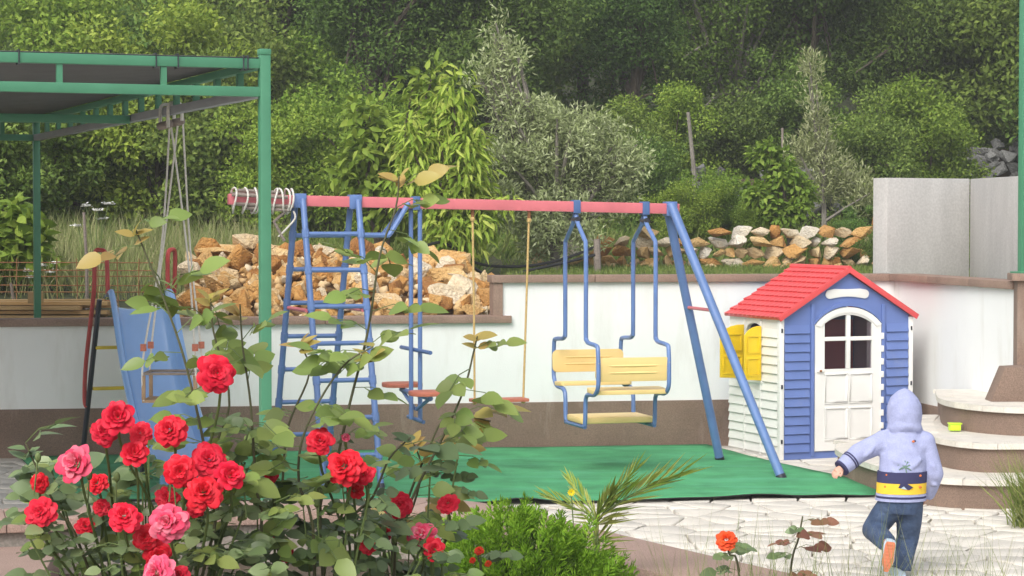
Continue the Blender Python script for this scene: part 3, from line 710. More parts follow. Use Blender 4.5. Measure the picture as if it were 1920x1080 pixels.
    # shutters, standing open from the side wall
    def shutter(yh, ang, w):
        d = (-ex) * math.cos(ang) + ey * math.sin(ang); nn = Vector((-d.y, d.x, 0)); o = L(-.02, yh, 0)
        pts = [(0, .565), (w, .575), (w, .90), (w * .8, .935), (w * .55, .957), (w * .25, .968), (0, .968)]
        s_ = MB().prism([o + d * u + ez * z for u, z in pts], nn * .016).build('shutter', 'house_yellow', h, bevel=.004)
        fc = -1 if nn.y > 0 else 1
        for z in (.60, .765):
            for u0, u1 in ((.02, w - .02),):
                m_ = MB()
                oo = o + nn * (.016 if nn.y < 0 else -.006)
                for b in ((u0, u1, z, z + .012), (u0, u1, z + .125, z + .137), (u0, u0 + .012, z + .012, z + .125), (u1 - .012, u1, z + .012, z + .125)):
                    m_.obox(oo + d * b[0] + ez * b[2], d * (b[1] - b[0]), nn * .006, ez * (b[3] - b[2]))
                m_.build('shutter_moulding', 'house_yellow', s_, bevel=.002)
    shutter(.545, R(-4), .205); shutter(.275, R(-8), .15)
    # roof: courses of tiles, each course lapping the one below, with wavy tile fronts
    rl = math.hypot(mid + .03, HP - HW + .018); nC = 10
    for sgn in (-1, 1):
        e0 = L(mid + sgn * (mid + .03), 0, HW - .012); r0 = L(mid, 0, HP + .012); up = (r0 - e0).normalized(); nr = (up.cross(ey) * (1 if sgn < 0 else -1)).normalized()
        if nr.z < 0: nr = -nr
        Lr = (r0 - e0).length
        base = MB().obox(e0 - ey * .035, up * Lr, ey * (D + .055), nr * .014).build('roof_panel', 'house_red', h)
        for c in range(nC):
            s0 = Lr * c / nC; s1 = min(Lr, s0 + Lr / nC * 1.06); m_ = MB(); nt_ = 12; K = nt_ * 4
            y0_, y1_ = -.035, D + .02; top = []; bot = []
            for k in range(K + 1):
                y = y0_ + (y1_ - y0_) * k / K; ph = (k % 4) / 4 + (.5 if c % 2 else 0); wv = abs(math.sin(math.pi * (k / 4 + (.5 if c % 2 else 0))))
                p = e0 + ey * y; ss = s0 - .006 + .010 * (1 - wv)
                top.append((p + up * ss + nr * (.024 + .006 * wv), p + up * s1 + nr * .0155)); bot.append(p + up * (ss + .001) + nr * .0145)
            for k in range(K):
                m_.add([top[k][0], top[k + 1][0], top[k + 1][1], top[k][1]], [[0, 1, 2, 3]]); m_.add([bot[k], bot[k + 1], top[k + 1][0], top[k][0]], [[0, 1, 2, 3]])
            for k, fl in ((0, 0), (K, 1)): m_.add([bot[k], top[k][0], top[k][1]], [[0, 1, 2]])
            m_.build('tile_course', 'house_red', h, ang=25)
        # barge board along the gable edge
        MB().obox(e0 - ey * .045 - nr * .012, up * (Lr + .004), ey * .0095, nr * .040).build('barge_board', 'house_red', h, bevel=.002)
    MB().tube([L(mid, -.04, HP + .028), L(mid, D + .025, HP + .028)], .022, 8).build('ridge_tile', 'house_red', h)
playhouse()

# ================================================================== SWING SET
BR = at_y(1258, 391, 15.67); BL_dir = Vector((-.961, -.276, 0)); PERP = Vector((.276, -.961, 0))       # towards the camera
ZL, ZR = 1.876, 1.829
def beam_at(px):
    """point of the swing beam seen in column px"""
    k = (px - 960) / F; t = (BR.x - k * BR.y) / (.961 - k * .276); p = Vector((BR.x - .961 * t, BR.y - .276 * t, 0)); p.z = ZR + (ZL - ZR) * t / 2.45; return p
def zpx(py, Y): return at_y(960, py, Y).z
def swing_set():
    b0 = beam_at(428); b1 = beam_at(1271)
    s = thing('swing_set', 'blue metal swing frame with pink top beam and double ladder at one end', 'swing set', (beam_at(850).x, beam_at(850).y, 0))
    MB().bar(b0, b1, .07, .072).build('top_beam', 'pink_paint', s, bevel=.006)
    # far-right pair of legs
    f_far = at_z(1350, 866); f_near = at_z(1466, 901)
    for f, m_ in ((f_far, 'dark_blue_paint'), (f_near, 'blue_paint')):
        f = Vector((f.x, f.y, .01)); top = beam_at(1256) + Vector((0, 0, -.03)) + (PERP * (.03 if f is f_near else -.03)); tp = beam_at(1254) + Vector((0, 0, .03)) + PERP * (.045 if m_ == 'blue_paint' else -.045)
        lg = MB().tube([f, tp], .032, 12).build('leg', 'blue_paint', s); MB().tube([f + Vector((0, 0, -.002)), f + (tp - f).normalized() * .03], .035, 12).build('foot_cap', 'black_paint', lg)
    q0 = f_far.lerp(beam_at(1256), .0); 
    def on_leg(f, z): tp = beam_at(1254); k = z / tp.z; return Vector((f.x + (tp.x - f.x) * k, f.y + (tp.y - f.y) * k, z))
    MB().tube([on_leg(f_far, 1.13), on_leg(f_near, 1.13)], .012, 8).build('cross_brace', 'pink_paint', s)
    cb = beam_at(1256); MB().box(cb, .075, .10, .10, R(16)).build('leg_bracket', 'blue_paint', s, bevel=.005)
    # ladder pair: rails and rungs
    for sgn, tops in ((1, (566, 669)), (-1, (557, 661))):
        rails = []
        for px in tops:
            t = beam_at(px) + PERP * (.05 * sgn) + Vector((0, 0, .01)); ft = beam_at(px) + PERP * (.60 * sgn) + BL_dir * (-.03 if sgn > 0 else .06); ft.z = .012
            rails.append((ft, t)); r_ = MB().tube([ft, t], .021, 10).build('ladder_rail', 'blue_paint', s)
            MB().tube([ft - Vector((0, 0, .004)), ft + (t - ft).normalized() * .03], .025, 10).build('foot_cap', 'black_paint', r_)
        nR = 7
        for k in range(nR):
            z = zpx(439 + 68 * k, 14.72) if sgn > 0 else zpx(441 + 63.2 * k, 15.25)
            if z < .06: continue
            p, q = [r[0].lerp(r[1], (z - r[0].z) / (r[1].z - r[0].z)) for r in rails]
            MB().tube([p, q], .0155, 8).build('rung', 'blue_paint', s)
            for c in (p, q):
                d = (rails[0][1] - rails[0][0]).normalized() * .028; MB().tube([c - d, c + d], .0255, 8).build('rung_collar', 'blue_paint', s)
    for px in (561, 665): MB().box(beam_at(px), .085, .092, .096, R(16)).build('rail_bracket', 'blue_paint', s, bevel=.005)
    # pink spreaders between the two ladders
    for px in (561, 665):
        z = zpx(579, 15.0); k = 1 - z / 1.86
        c = beam_at(px); c.z = z; MB().tube([c + PERP * (.05 + .55 * k) + BL_dir * 0.0, c - PERP * (.05 + .55 * k) + BL_dir * .03], .013, 8).build('cross_brace', 'pink_paint', s)
    # cranked braces from the ladder up to the beam
    for sgn in (1, -1):
        z = zpx(441, 14.9); top = beam_at(764) + PERP * (.03 * sgn); st_ = beam_at(676); k = 1 - z / 1.86; st_ = st_ + PERP * (.05 + .55 * k) * sgn; st_.z = z
        mid_ = beam_at(724) + PERP * (.05 + .45 * k) * sgn; mid_.z = z - .0
        MB().tube(smooth_line([st_, st_.lerp(mid_, .8), mid_ + (top - mid_) * .08, top], 5), .017, 8).build('brace', 'blue_paint', s)
    for px in (779, 1079, 1208): MB().box(beam_at(px), .05, .088, .092, R(16)).build('hanger_clamp', 'dark_blue_paint', s, bevel=.005)
swing_set()

# ------------------------------------------------------------------ glider with two facing benches
def glider():
    c = (beam_at(1079) + beam_at(1208)) / 2; g = thing('glider_swing', 'blue framed glider swing with two facing cream plastic benches', 'swing', (c.x, c.y, .3))
    aL, aR = beam_at(1079), beam_at(1208); A0 = Vector((aL.x, aL.y, 0)); A1 = Vector((aR.x, aR.y, 0))
    def bar_pts(A_, sgn, zt):
        prof = [(.012, zt - .05), (.06, zt - .12), (.20, 1.62), (.235, 1.54), (.235, .99), (.25, .935), (.30, .915), (.46, .905), (.50, .87), (.51, .68), (.49, .61), (.42, .572), (.30, .565), (.235, .53), (.225, .40), (.215, .345)]
        return smooth_line([A_ + PERP * (u * sgn) + Vector((0, 0, z)) for u, z in prof], 3)
    for A_, zt in ((A0, aL.z), (A1, aR.z)):
        for sgn in (1, -1): MB().tube(bar_pts(A_, sgn, zt), .0155, 8).build('hanger_bar', 'blue_paint', g)
        MB().tube([A_ + PERP * .22 + Vector((0, 0, .335)), A_ - PERP * .22 + Vector((0, 0, .335))], .014, 8).build('foot_bar', 'dark_blue_paint', g)
        MB().tube([A_ + PERP * .06 + Vector((0, 0, zt - .085)), A_ - PERP * .06 + Vector((0, 0, zt - .085))], .018, 8).build('pivot', 'black_paint', g)
    ax = (A1 - A0).normalized(); Lb = (A1 - A0).length
    def panel(name, sgn, u0, z0, u1, z1, th_, e0=.0, e1=0, ribs=True):
        """moulded plank: rounded ends, running between the two sides"""
        o0 = A0 - ax * .015; up = (PERP * ((u1 - u0) * sgn) + Vector((0, 0, z1 - z0))); w = up.length; up.normalize(); nn = ax.cross(up).normalized()
        base = o0 + PERP * (u0 * sgn) + Vector((0, 0, z0)); LL_ = Lb + .03; r_ = .035; pts = []
        for cx, cy, a0 in ((LL_ - r_, r_, -90), (LL_ - r_, w - r_, 0), (r_, w - r_, 90), (r_, r_, 180)):
            for k in range(4): an = R(a0 + 30 * k); pts.append(base + ax * (cx + r_ * math.cos(an)) + up * (cy + r_ * math.sin(an)))
        o = MB().prism([p - nn * th_ / 2 for p in pts], nn * th_).build(name, 'swing_cream', g, bevel=.005)
        if ribs:
            for side in (1, -1):
                for k in (.36, .66):
                    rb = MB(); cc = base + ax * (LL_ / 2) + up * (w * k); 
                    ring = []
                    for uu, hh in ((-.20, .0), (-.16, .012), (0, .016), (.16, .012), (.20, 0)):
                        q = cc + ax * (uu * LL_ / .55) + nn * side * (th_ / 2 - .001); ring.append([q - up * hh * .7, q + nn * side * hh * .5, q + up * hh * .7, q - nn * side * .002])
                    rb.loft(ring, caps=False); rb.build('rib', 'swing_cream', o)
    for sgn in (1, -1):
        panel('backrest', sgn, .492, .665, .500, .825, .024)
        panel('seat', sgn, .275, .598, .475, .588, .030, ribs=False)
        for A_ in (A0, A1):
            for z in (.70, .79): MB().ellip(A_ + PERP * (.515 * sgn) + Vector((0, 0, z)), .009, .009, .009, 8, 6).build('bolt', 'steel', g)
    o = MB().obox(A0 - ax * .01 - PERP * .17 + Vector((0, 0, .351)), ax * (Lb + .02), PERP * .34, Vector((0, 0, .045))).build('footrest', 'swing_cream', g, bevel=.014)
glider()

# ------------------------------------------------------------------ plank swing on ropes
def plank_swing():
    a, b = beam_at(886), beam_at(992); Y = (a.y + b.y) / 2; z = zpx(750, Y); c = (a + b) / 2
    t = thing('plank_swing', 'reddish wooden plank swing hanging on two thin yellow ropes', 'swing', (c.x, c.y, z))
    pa, pb = at_y(890, 746, a.y), at_y(981, 746, b.y); d = (pb - pa); d.z = 0; d.normalize()
    for top, low in ((a, pa), (b, pb)):
        low = Vector((low.x, low.y, z + .02)); MB().tube([top + Vector((0, 0, -.06)), top.lerp(low, .5) + Vector((.002, 0, 0)), low - Vector((0, 0, .045))], .0075, 8).build('rope', 'yellow_rope', t)
        MB().ellip(low + Vector((0, 0, -.035)), .016, .016, .014, 8, 6).build('knot', 'yellow_rope', t); MB().ellip(top + Vector((0, 0, -.10)), .017, .017, .022, 8, 6).build('knot', 'yellow_rope', t)
        MB().tube([top + Vector((0, 0, -.035)), top + Vector((0, 0, -.09))], .012, 8).build('hook', 'rust', t)
    m_ = (pa + pb) / 2; m_.z = z; n_ = Vector((-d.y, d.x, 0))
    MB().obox(m_ - d * .195 - n_ * .075 - Vector((0, 0, .012)), d * .39, n_ * .15, Vector((0, 0, .024))).build('seat', 'seat_wood', t, bevel=.006)
plank_swing()

# ------------------------------------------------------------------ two-seat rider
def rider():
    c = beam_at(779); t = thing('rider_swing', 'two-seat rider swing with blue bars and red wooden seats', 'swing', (c.x, c.y, .3)); c0 = Vector((c.x, c.y, 0)); ax = -BL_dir
    for o in (-.028, .028): MB().tube([c0 + ax * o + PERP * o * .5 + Vector((0, 0, c.z - .03)), c0 + ax * o + PERP * o * .5 + Vector((0, 0, .40))], .0155, 8).build('hanger_bar', 'blue_paint', t)
    zh = zpx(657, c.y); MB().tube([c0 - PERP * .30 * 1 + ax * -.03 + Vector((0, 0, zh + .006)), c0 + PERP * .30 + ax * .03 + Vector((0, 0, zh))], .014, 8).build('handlebar', 'dark_blue_paint', t)
    zf = .40; MB().tube([c0 - PERP * .22 + Vector((0, 0, zf)), c0 + PERP * .22 + Vector((0, 0, zf))], .014, 8).build('foot_bar', 'dark_blue_paint', t)
    MB().tube([c0 - PERP * .42 + Vector((0, 0, .572)), c0 + PERP * .42 + Vector((0, 0, .572))], .018, 8).build('seat_bar', 'blue_paint', t)
    for sgn in (1, -1):
        MB().tube([c0 + PERP * .40 * sgn + Vector((0, 0, .57)), c0 + PERP * .03 * sgn + Vector((0, 0, .47))], .013, 8).build('strut', 'blue_paint', t)
        cc = c0 + PERP * .40 * sgn + Vector((0, 0, .592)); pts = []
        for k in range(16): an = 2 * math.pi * k / 16; pts.append(cc + ax * (.14 * math.copysign(abs(math.cos(an)) ** .6, math.cos(an))) + PERP * (.12 * math.copysign(abs(math.sin(an)) ** .8, math.sin(an))))
        MB().prism(pts, (0, 0, .03)).build('seat', 'seat_wood', t, bevel=.006)
rider()

# ------------------------------------------------------------------ rope ladder rolled up on the beam end
def rope_roll():
    a, b = beam_at(434), beam_at(548); c = (a + b) / 2; t = thing('rolled_rope_ladder', 'rope ladder with grey rods wound round the pink beam end', 'rope ladder', c)
    ax = (b - a).normalized()
    for (u, w, s0, s1) in ((.058, .03, -.01, .9), (.05, -.03, .03, 1.0), (-.05, .04, 0, .86), (.015, .06, .1, .8), (.045, -.055, .22, .95)):
        MB().tube([a.lerp(b, s0) + PERP * u + Vector((0, 0, w)), a.lerp(b, s1) + PERP * (u + .004) + Vector((0, 0, w - .01))], .012, 8).build('rod', 'grey_wood', t)
    r_ = random.Random(5)
    for k, s_ in enumerate((.04, .22, .38, .43, .53, .70, .82, .92, .97)):
        p = a.lerp(b, s_); tilt = r_.uniform(-.22, .22); pts = []
        for j in range(16):
            an = 2 * math.pi * j / 16; u, w = .078 * math.cos(an), .084 * math.sin(an) - .006; pts.append(p + PERP * u + Vector((0, 0, w)) + ax * (tilt * w + .008 * math.sin(an * 2 + k)))
        MB().tube(pts, .0065, 6, closed=True).build('rope_turn', 'white_rope', t)
    p = b + PERP * .05 + Vector((0, 0, -.07))
    MB().tube(smooth_line([p, p + Vector((.01, 0, -.05)), p + Vector((-.05, 0, -.12)), p + Vector((-.10, 0, -.17))], 4), .007, 6).build('rope_end', 'white_rope', t)
    MB().tube([p + Vector((-.03, 0, .02)), p + Vector((-.13, 0, -.07)), p + Vector((-.06, 0, -.20))], .011, 8).build('rod', 'grey_wood', t)
rope_roll()

# ================================================================== SLIDE
def slide():
    T = Vector(at_y(262, 572, 16.0)); zt = 1.12; bc = Vector((at_y(352, 600, 14.55).x, 14.55, 0)); d = Vector((bc.x - T.x, bc.y - T.y, 0)); Ld = d.length; d.normalize(); sd = Vector((-d.y, d.x, 0))   # sd: image right
    if sd.x < 0: sd = -sd
    s = thing('slide', 'blue plastic slide with red handrails and yellow ladder rungs by the wall', 'slide', (T.x, T.y, 0))
    base = Vector((T.x, T.y, 0))
    # chute: U section lofted along a wavy profile
    prof = [(-.16, zt + .0), (-.02, zt), (.08, zt - .015), (.20, 1.0), (.37, .79), (.58, .57), (.85, .355), (1.1, .215), (1.35, .135), (1.55, .11)]
    P = smooth_line([Vector((u, 0, z)) for u, z in prof], 3); rings = []
    for i, p in enumerate(P):
        u = p.x; z = p.z; k = i / (len(P) - 1); w = .185 + .02 * k; hh = .14 - .02 * sstep(.0, .35, u)
        if u < 0: hh = .09 + .045 * (u + .16) / .16
        o = base + d * u; sec = []
        for a_, b_ in ((-w - .045, hh - .015), (-w - .03, hh), (-w - .008, hh), (-w, hh - .02), (-w * .96, .06), (-w * .86, .012), (-w * .5, 0), (0, -.003), (w * .5, 0), (w * .86, .012), (w * .96, .06), (w, hh - .02), (w + .008, hh), (w + .03, hh), (w + .045, hh - .015)):
            sec.append(o + sd * a_ + Vector((0, 0, z + b_)))
        lower = [q + Vector((0, 0, -.012)) for q in sec[::-1]]
        sec2 = sec + lower; rings.append(sec2)
    MB().loft(rings).build('chute', 'blue_slide_plastic', s, ang=55)
    # ladder: dark posts, yellow treads, red rails
    for sg in (-1, 1):
        p0 = base - d * .42 + sd * (.315 * sg - .03); p1 = base - d * .14 + sd * (.262 * sg)
        MB().tube([p0 + Vector((0, 0, .0)), p1 + Vector((0, 0, zt + .06))], .019, 8).build('ladder_post', 'black_paint', s)
        low = p0.lerp(p1, .38) + sd * (.03 * sg); pts = [p0.lerp(p1, .36) + Vector((0, 0, .40)), p0.lerp(p1, .40) - d * .03 + sd * (.025 * sg) + Vector((0, 0, .44)), p0.lerp(p1, .55) - d * .05 + sd * .03 * sg + Vector((0, 0, .72)), p1 - d * .05 + sd * .03 * sg + Vector((0, 0, zt + .12)),
                                                    p1 - d * .02 + sd * .03 * sg + Vector((0, 0, zt + .38)), p1 + d * .02 - sd * .005 * sg + Vector((0, 0, zt + .415)), p1 + d * .06 - sd * .04 * sg + Vector((0, 0, zt + .37)), p1 + d * .08 - sd * .045 * sg + Vector((0, 0, zt + .10))]
        MB().tube(smooth_line(pts, 5), .0165, 8).build('handrail', 'red_paint', s)
    for z in (.22, .52, .82):
        k = z / (zt + .06); p0 = base - d * (.42 - .28 * k)
        MB().obox(p0 - sd * (.30 - .03 * k) - d * .04 + Vector((0, 0, z)), sd * (.56 - .06 * k), d * .08, Vector((0, 0, .022))).build('tread', 'yellow_paint', s, bevel=.004)
    MB().bar(base + d * 1.42 + sd * -.16 + Vector((0, 0, .05)), base + d * 1.42 + sd * .16 + Vector((0, 0, .05)), .05, .10).build('foot', 'blue_slide_plastic', s, bevel=.006)
    for sg in (-1, 1): MB().tube([base + d * .75 + sd * .14 * sg, base + d * .72 + sd * .14 * sg + Vector((0, 0, .435))], .016, 8).build('support', 'black_paint', s)
slide()

# ================================================================== PERGOLA
def pergola():
    Pf = Vector((at_y(497, 600, 11.0).x, 11.0, 0)); Pb = Vector((at_y(69, 400, 17.2).x, 17.2, 0)); sd = Pb - Pf; Ls = sd.length; sd.normalize(); fd = Vector((-sd.y, sd.x, 0))
    if fd.x > 0: fd = -fd
    g = thing('pergola', 'green painted steel pergola with dark shade cloth roof', 'pergola', Pf); zt, zb = 2.517, 2.38; U = lambda z: Vector((0, 0, z))
    ps = MB().box(Pf + U(1.275), .052, .052, 2.57, math.atan2(sd.y, sd.x)).build('post', 'green_paint', g, bevel=.003)
    MB().box(Pf + U(2.575), .058, .058, .03, math.atan2(sd.y, sd.x)).build('post_cap', 'green_paint', ps, bevel=.006)
    zg = th(Pb.x, Pb.y); pb = MB().box(Pb + U((zg - .05 + 2.55) / 2), .05, .05, 2.60 - zg, math.atan2(sd.y, sd.x)).build('post', 'green_paint', g, bevel=.003)
    FL = 3.6
    Pfl, Pbl = Pf + fd * FL, Pb + fd * FL
    MB().box(Pfl + U(1.275), .052, .052, 2.57, math.atan2(sd.y, sd.x)).build('post', 'green_paint', g, bevel=.003)
    z2 = th(Pbl.x, Pbl.y); MB().box(Pbl + U((z2 - .05 + 2.55) / 2), .05, .05, 2.60 - z2, math.atan2(sd.y, sd.x)).build('post', 'green_paint', g, bevel=.003)
    for z in (zt, zb):
        MB().bar(Pf + fd * .026 + U(z), Pfl + U(z), .045, .048).build('front_rail', 'green_paint', g, bevel=.003)
        MB().bar(Pb + fd * .026 + U(z), Pbl + U(z), .045, .048).build('back_rail', 'green_paint', g, bevel=.003)
        MB().bar(Pfl + sd * .026 + U(z), Pbl - sd * .026 + U(z), .045, .048).build('side_rail', 'green_paint', g, bevel=.003)
    MB().bar(Pf + sd * .026 + U(zt), Pb - sd * .026 + U(zt), .045, .040).build('side_rail', 'green_paint', g, bevel=.003)
    MB().bar(Pf + sd * .026 + U(zb), Pb - sd * .026 + U(zb), .05, .046).build('side_rail', 'grey_fascia', g, bevel=.003)
    M = Pf + sd * 3.06; MB().bar(M + fd * .03 + U(zb - .01), M + fd * FL + U(zb - .01), .05, .05).build('cross_rail', 'green_paint', g, bevel=.003)
    for k in range(1, 7): q = Pf + fd * (.50 * k); MB().bar(q + U(zb + .0245), q + U(zt - .0245), .028, .028, up=fd).build('strut', 'green_paint', g)
    n = 14
    for k in range(1, n):
        q = Pf + sd * (Ls * k / n); MB().bar(q + U(zb + .024), q + U(zt - .021), .05, .03, up=fd).build('strut', 'green_paint', g)
        if k % 2: q = Pb + fd * (FL * k / n); MB().bar(q + U(zb + .0245), q + U(zt - .0245), .03, .03, up=fd).build('strut', 'green_paint', g)
    # shade cloth, slightly slack between the rails
    nx, ny = 16, 24; V = []
    for i in range(nx + 1):
        for j in range(ny + 1):
            u, v = i / nx, j / ny; p = Pf + fd * (FL * u) + sd * (Ls * v); e = 16 * u * (1 - u) * v * (1 - v)
            V.append(p + U(zt + .028 - .05 * e + .006 * math.sin(u * 23 + v * 9) * e))
    Fc = [[i * (ny + 1) + j, (i + 1) * (ny + 1) + j, (i + 1) * (ny + 1) + j + 1, i * (ny + 1) + j + 1] for i in range(nx) for j in range(ny)]
    o = MB().add(V, Fc).build('shade_cloth', 'shade_cloth', g, ang=180); md = o.modifiers.new('thick', 'SOLIDIFY'); md.thickness = .004
    for px in (36, 292, 333, 455, 463):
        k = (px - 960) / F; t = (k * Pf.y - Pf.x) / (fd.x - k * fd.y); q = Pf + fd * t + U(zt); w = .032; c = [q + sd * a + U(b) for a, b in ((-w, -w), (w, -w), (w, w + .004), (-w, w + .004))]
        MB().tube(c, .0035, 6, closed=True).build('cable_tie', 'black_paint', g)
    return Pf, sd, fd
PF, PSD, PFD = pergola()

# ------------------------------------------------------------------ toddler swing on white ropes, hung from the pergola
def toddler_swing():
    k = (322 - 960) / F; s_ = (k * PF.y - PF.x) / (PSD.x - k * PSD.y); A = PF + PSD * s_; zb = 2.38; U = lambda z: Vector((0, 0, z)); Y = A.y
    t = thing('toddler_swing', 'small wooden box seat swing on white ropes hung from the pergola', 'swing', (A.x, A.y, .7))
    dsh = (PSD * .085)
    for sg in (-.5, .5):
        q = A + dsh * sg * 2 + Vector((0, 0, 0)); q = A + PSD * (.10 * sg * 2)
        pts = [q + PFD * .04 + U(zb - .10), q + PFD * .04 + U(zb), q + PFD * .03 + U(zb + .034), q + U(zb + .04), q - PFD * .03 + U(zb + .034), q - PFD * .04 + U(zb), q - PFD * .04 + U(zb - .06)]
        MB().tube(smooth_line(pts, 4), .010, 8).build('rope_loop', 'white_rope', t)
    c0, c1 = at_y(296, 238, Y), at_y(345, 226, Y)
    for a, b in ((c0, at_y(322, 231, Y - .03)), (at_y(312, 234, Y + .03), c1)): MB().tube([a, a.lerp(b, .1), a.lerp(b, .9), b], [.016, .024, .024, .017], 10).build('wooden_bar', 'grey_wood', t)
    zs = zpx(752, Y); W_ = .30
    cx0, cx1 = at_y(276, 700, Y).x, at_y(372, 700, Y).x; y0, y1 = Y - .13, Y + .13
    MB().obox((cx0 - .01, y0, zs), (cx1 - cx0 + .02, 0, 0), (0, y1 - y0, 0), (0, 0, .018)).build('seat', 'tan_wood', t, bevel=.004)
    zr = zpx(698, Y)
    ends = [(cx0, y0), (cx0, y1), (cx1, y0), (cx1, y1)]; tops = [(318, 238, .0), (333, 236, .0), (321, 238, 0), (343, 232, 0)]
    mids = [(302, 470), (309, 440), (352, 480), (357, 470)]
    for (x, y), tp, md in zip(ends, tops, mids):
        a = at_y(tp[0], tp[1], Y); b = Vector((x, y, zr + .10)); m_ = at_y(md[0], md[1], (Y + y) / 2)
        MB().tube(smooth_line([a, m_, b, Vector((x, y, zs + .01))], 6), .0062, 6).build('rope', 'white_rope', t)
        MB().tube([(x, y, zs + .018), (x, y, zr - .01)], .012, 8).build('spacer', 'tan_wood', t)
        MB().tube([(x, y, zr + .13), (x, y, zr + .17)], .018, 8).build('bead', 'seat_wood', t)
    for p, q in ((0, 1), (2, 3), (0, 2), (1, 3)):
        a, b = ends[p], ends[q]; MB().tube([(a[0], a[1], zr), (b[0], b[1], zr)], .008, 8).build('guard_rail', 'grey_wood', t)
toddler_swing()

# green post on the pillar at the right
def right_post():
    p = thing('green_post', 'tall green steel post standing on the brown pillar at the wall end', 'post', (at_y(1919, 500, 15.21).x, 15.21, 1.39)); c = OFF[p]
    MB().box(c + Vector((0, 0, 1.1)), .058, .058, 2.2, R(20)).build('post', 'green_paint', p, bevel=.003)
    MB().box(c + Vector((0, 0, .006)), .13, .13, .012, R(20)).build('base_plate', 'green_paint', p, bevel=.003)
right_post()

# lime toy bucket block on the middle step
def toy():
    c = at_z(1790, 808, .36); t = thing('toy_block', 'small lime green plastic toy on the middle step', 'toy', (c.x, c.y, .363))
    MB().prism([(c.x - .036, c.y - .03, .3635), (c.x + .036, c.y - .03, .3635), (c.x + .040, c.y + .03, .3635), (c.x - .040, c.y + .03, .3635)], (0, 0, .042)).build('body', 'lime_plastic', t, bevel=.006)
    MB().obox((c.x - .044, c.y - .034, .4057), (.088, 0, 0), (0, .068, 0), (0, 0, .008)).build('rim', 'lime_plastic', t, bevel=.003)
toy()

# ================================================================== STONES BEHIND THE WALL
ROCKS = {}
def rock_set(m, cnt, seed, **k):
    for i in range(cnt):
        me = rock_mesh('stone', seed + i, (1, random.uniform(.65, .95), random.uniform(.5, .85)), **k); me.materials.append(MATS[m]); ROCKS.setdefault(m, []).append(me)
rock_set('ochre_rock', 10, 100, n=11, bev=.014); rock_set('cream_rock', 7, 200, n=12, bev=.014); rock_set('tan_rock', 9, 300, n=11, bev=.014); rock_set('grey_rock', 6, 400, n=13, bev=.02)
def stone(parent, m, p, size, rot=None, sc=(1, 1, 1), r_=random):
    o = bpy.data.objects.new('stone', r_.choice(ROCKS[m])); link(o, parent); o.location = Vector(p) - OFF[parent]
    o.rotation_euler = rot or (r_.uniform(-.5, .5), r_.uniform(-.5, .5), r_.uniform(0, 6.28)); o.scale = (size * sc[0], size * sc[1], size * sc[2]); return o
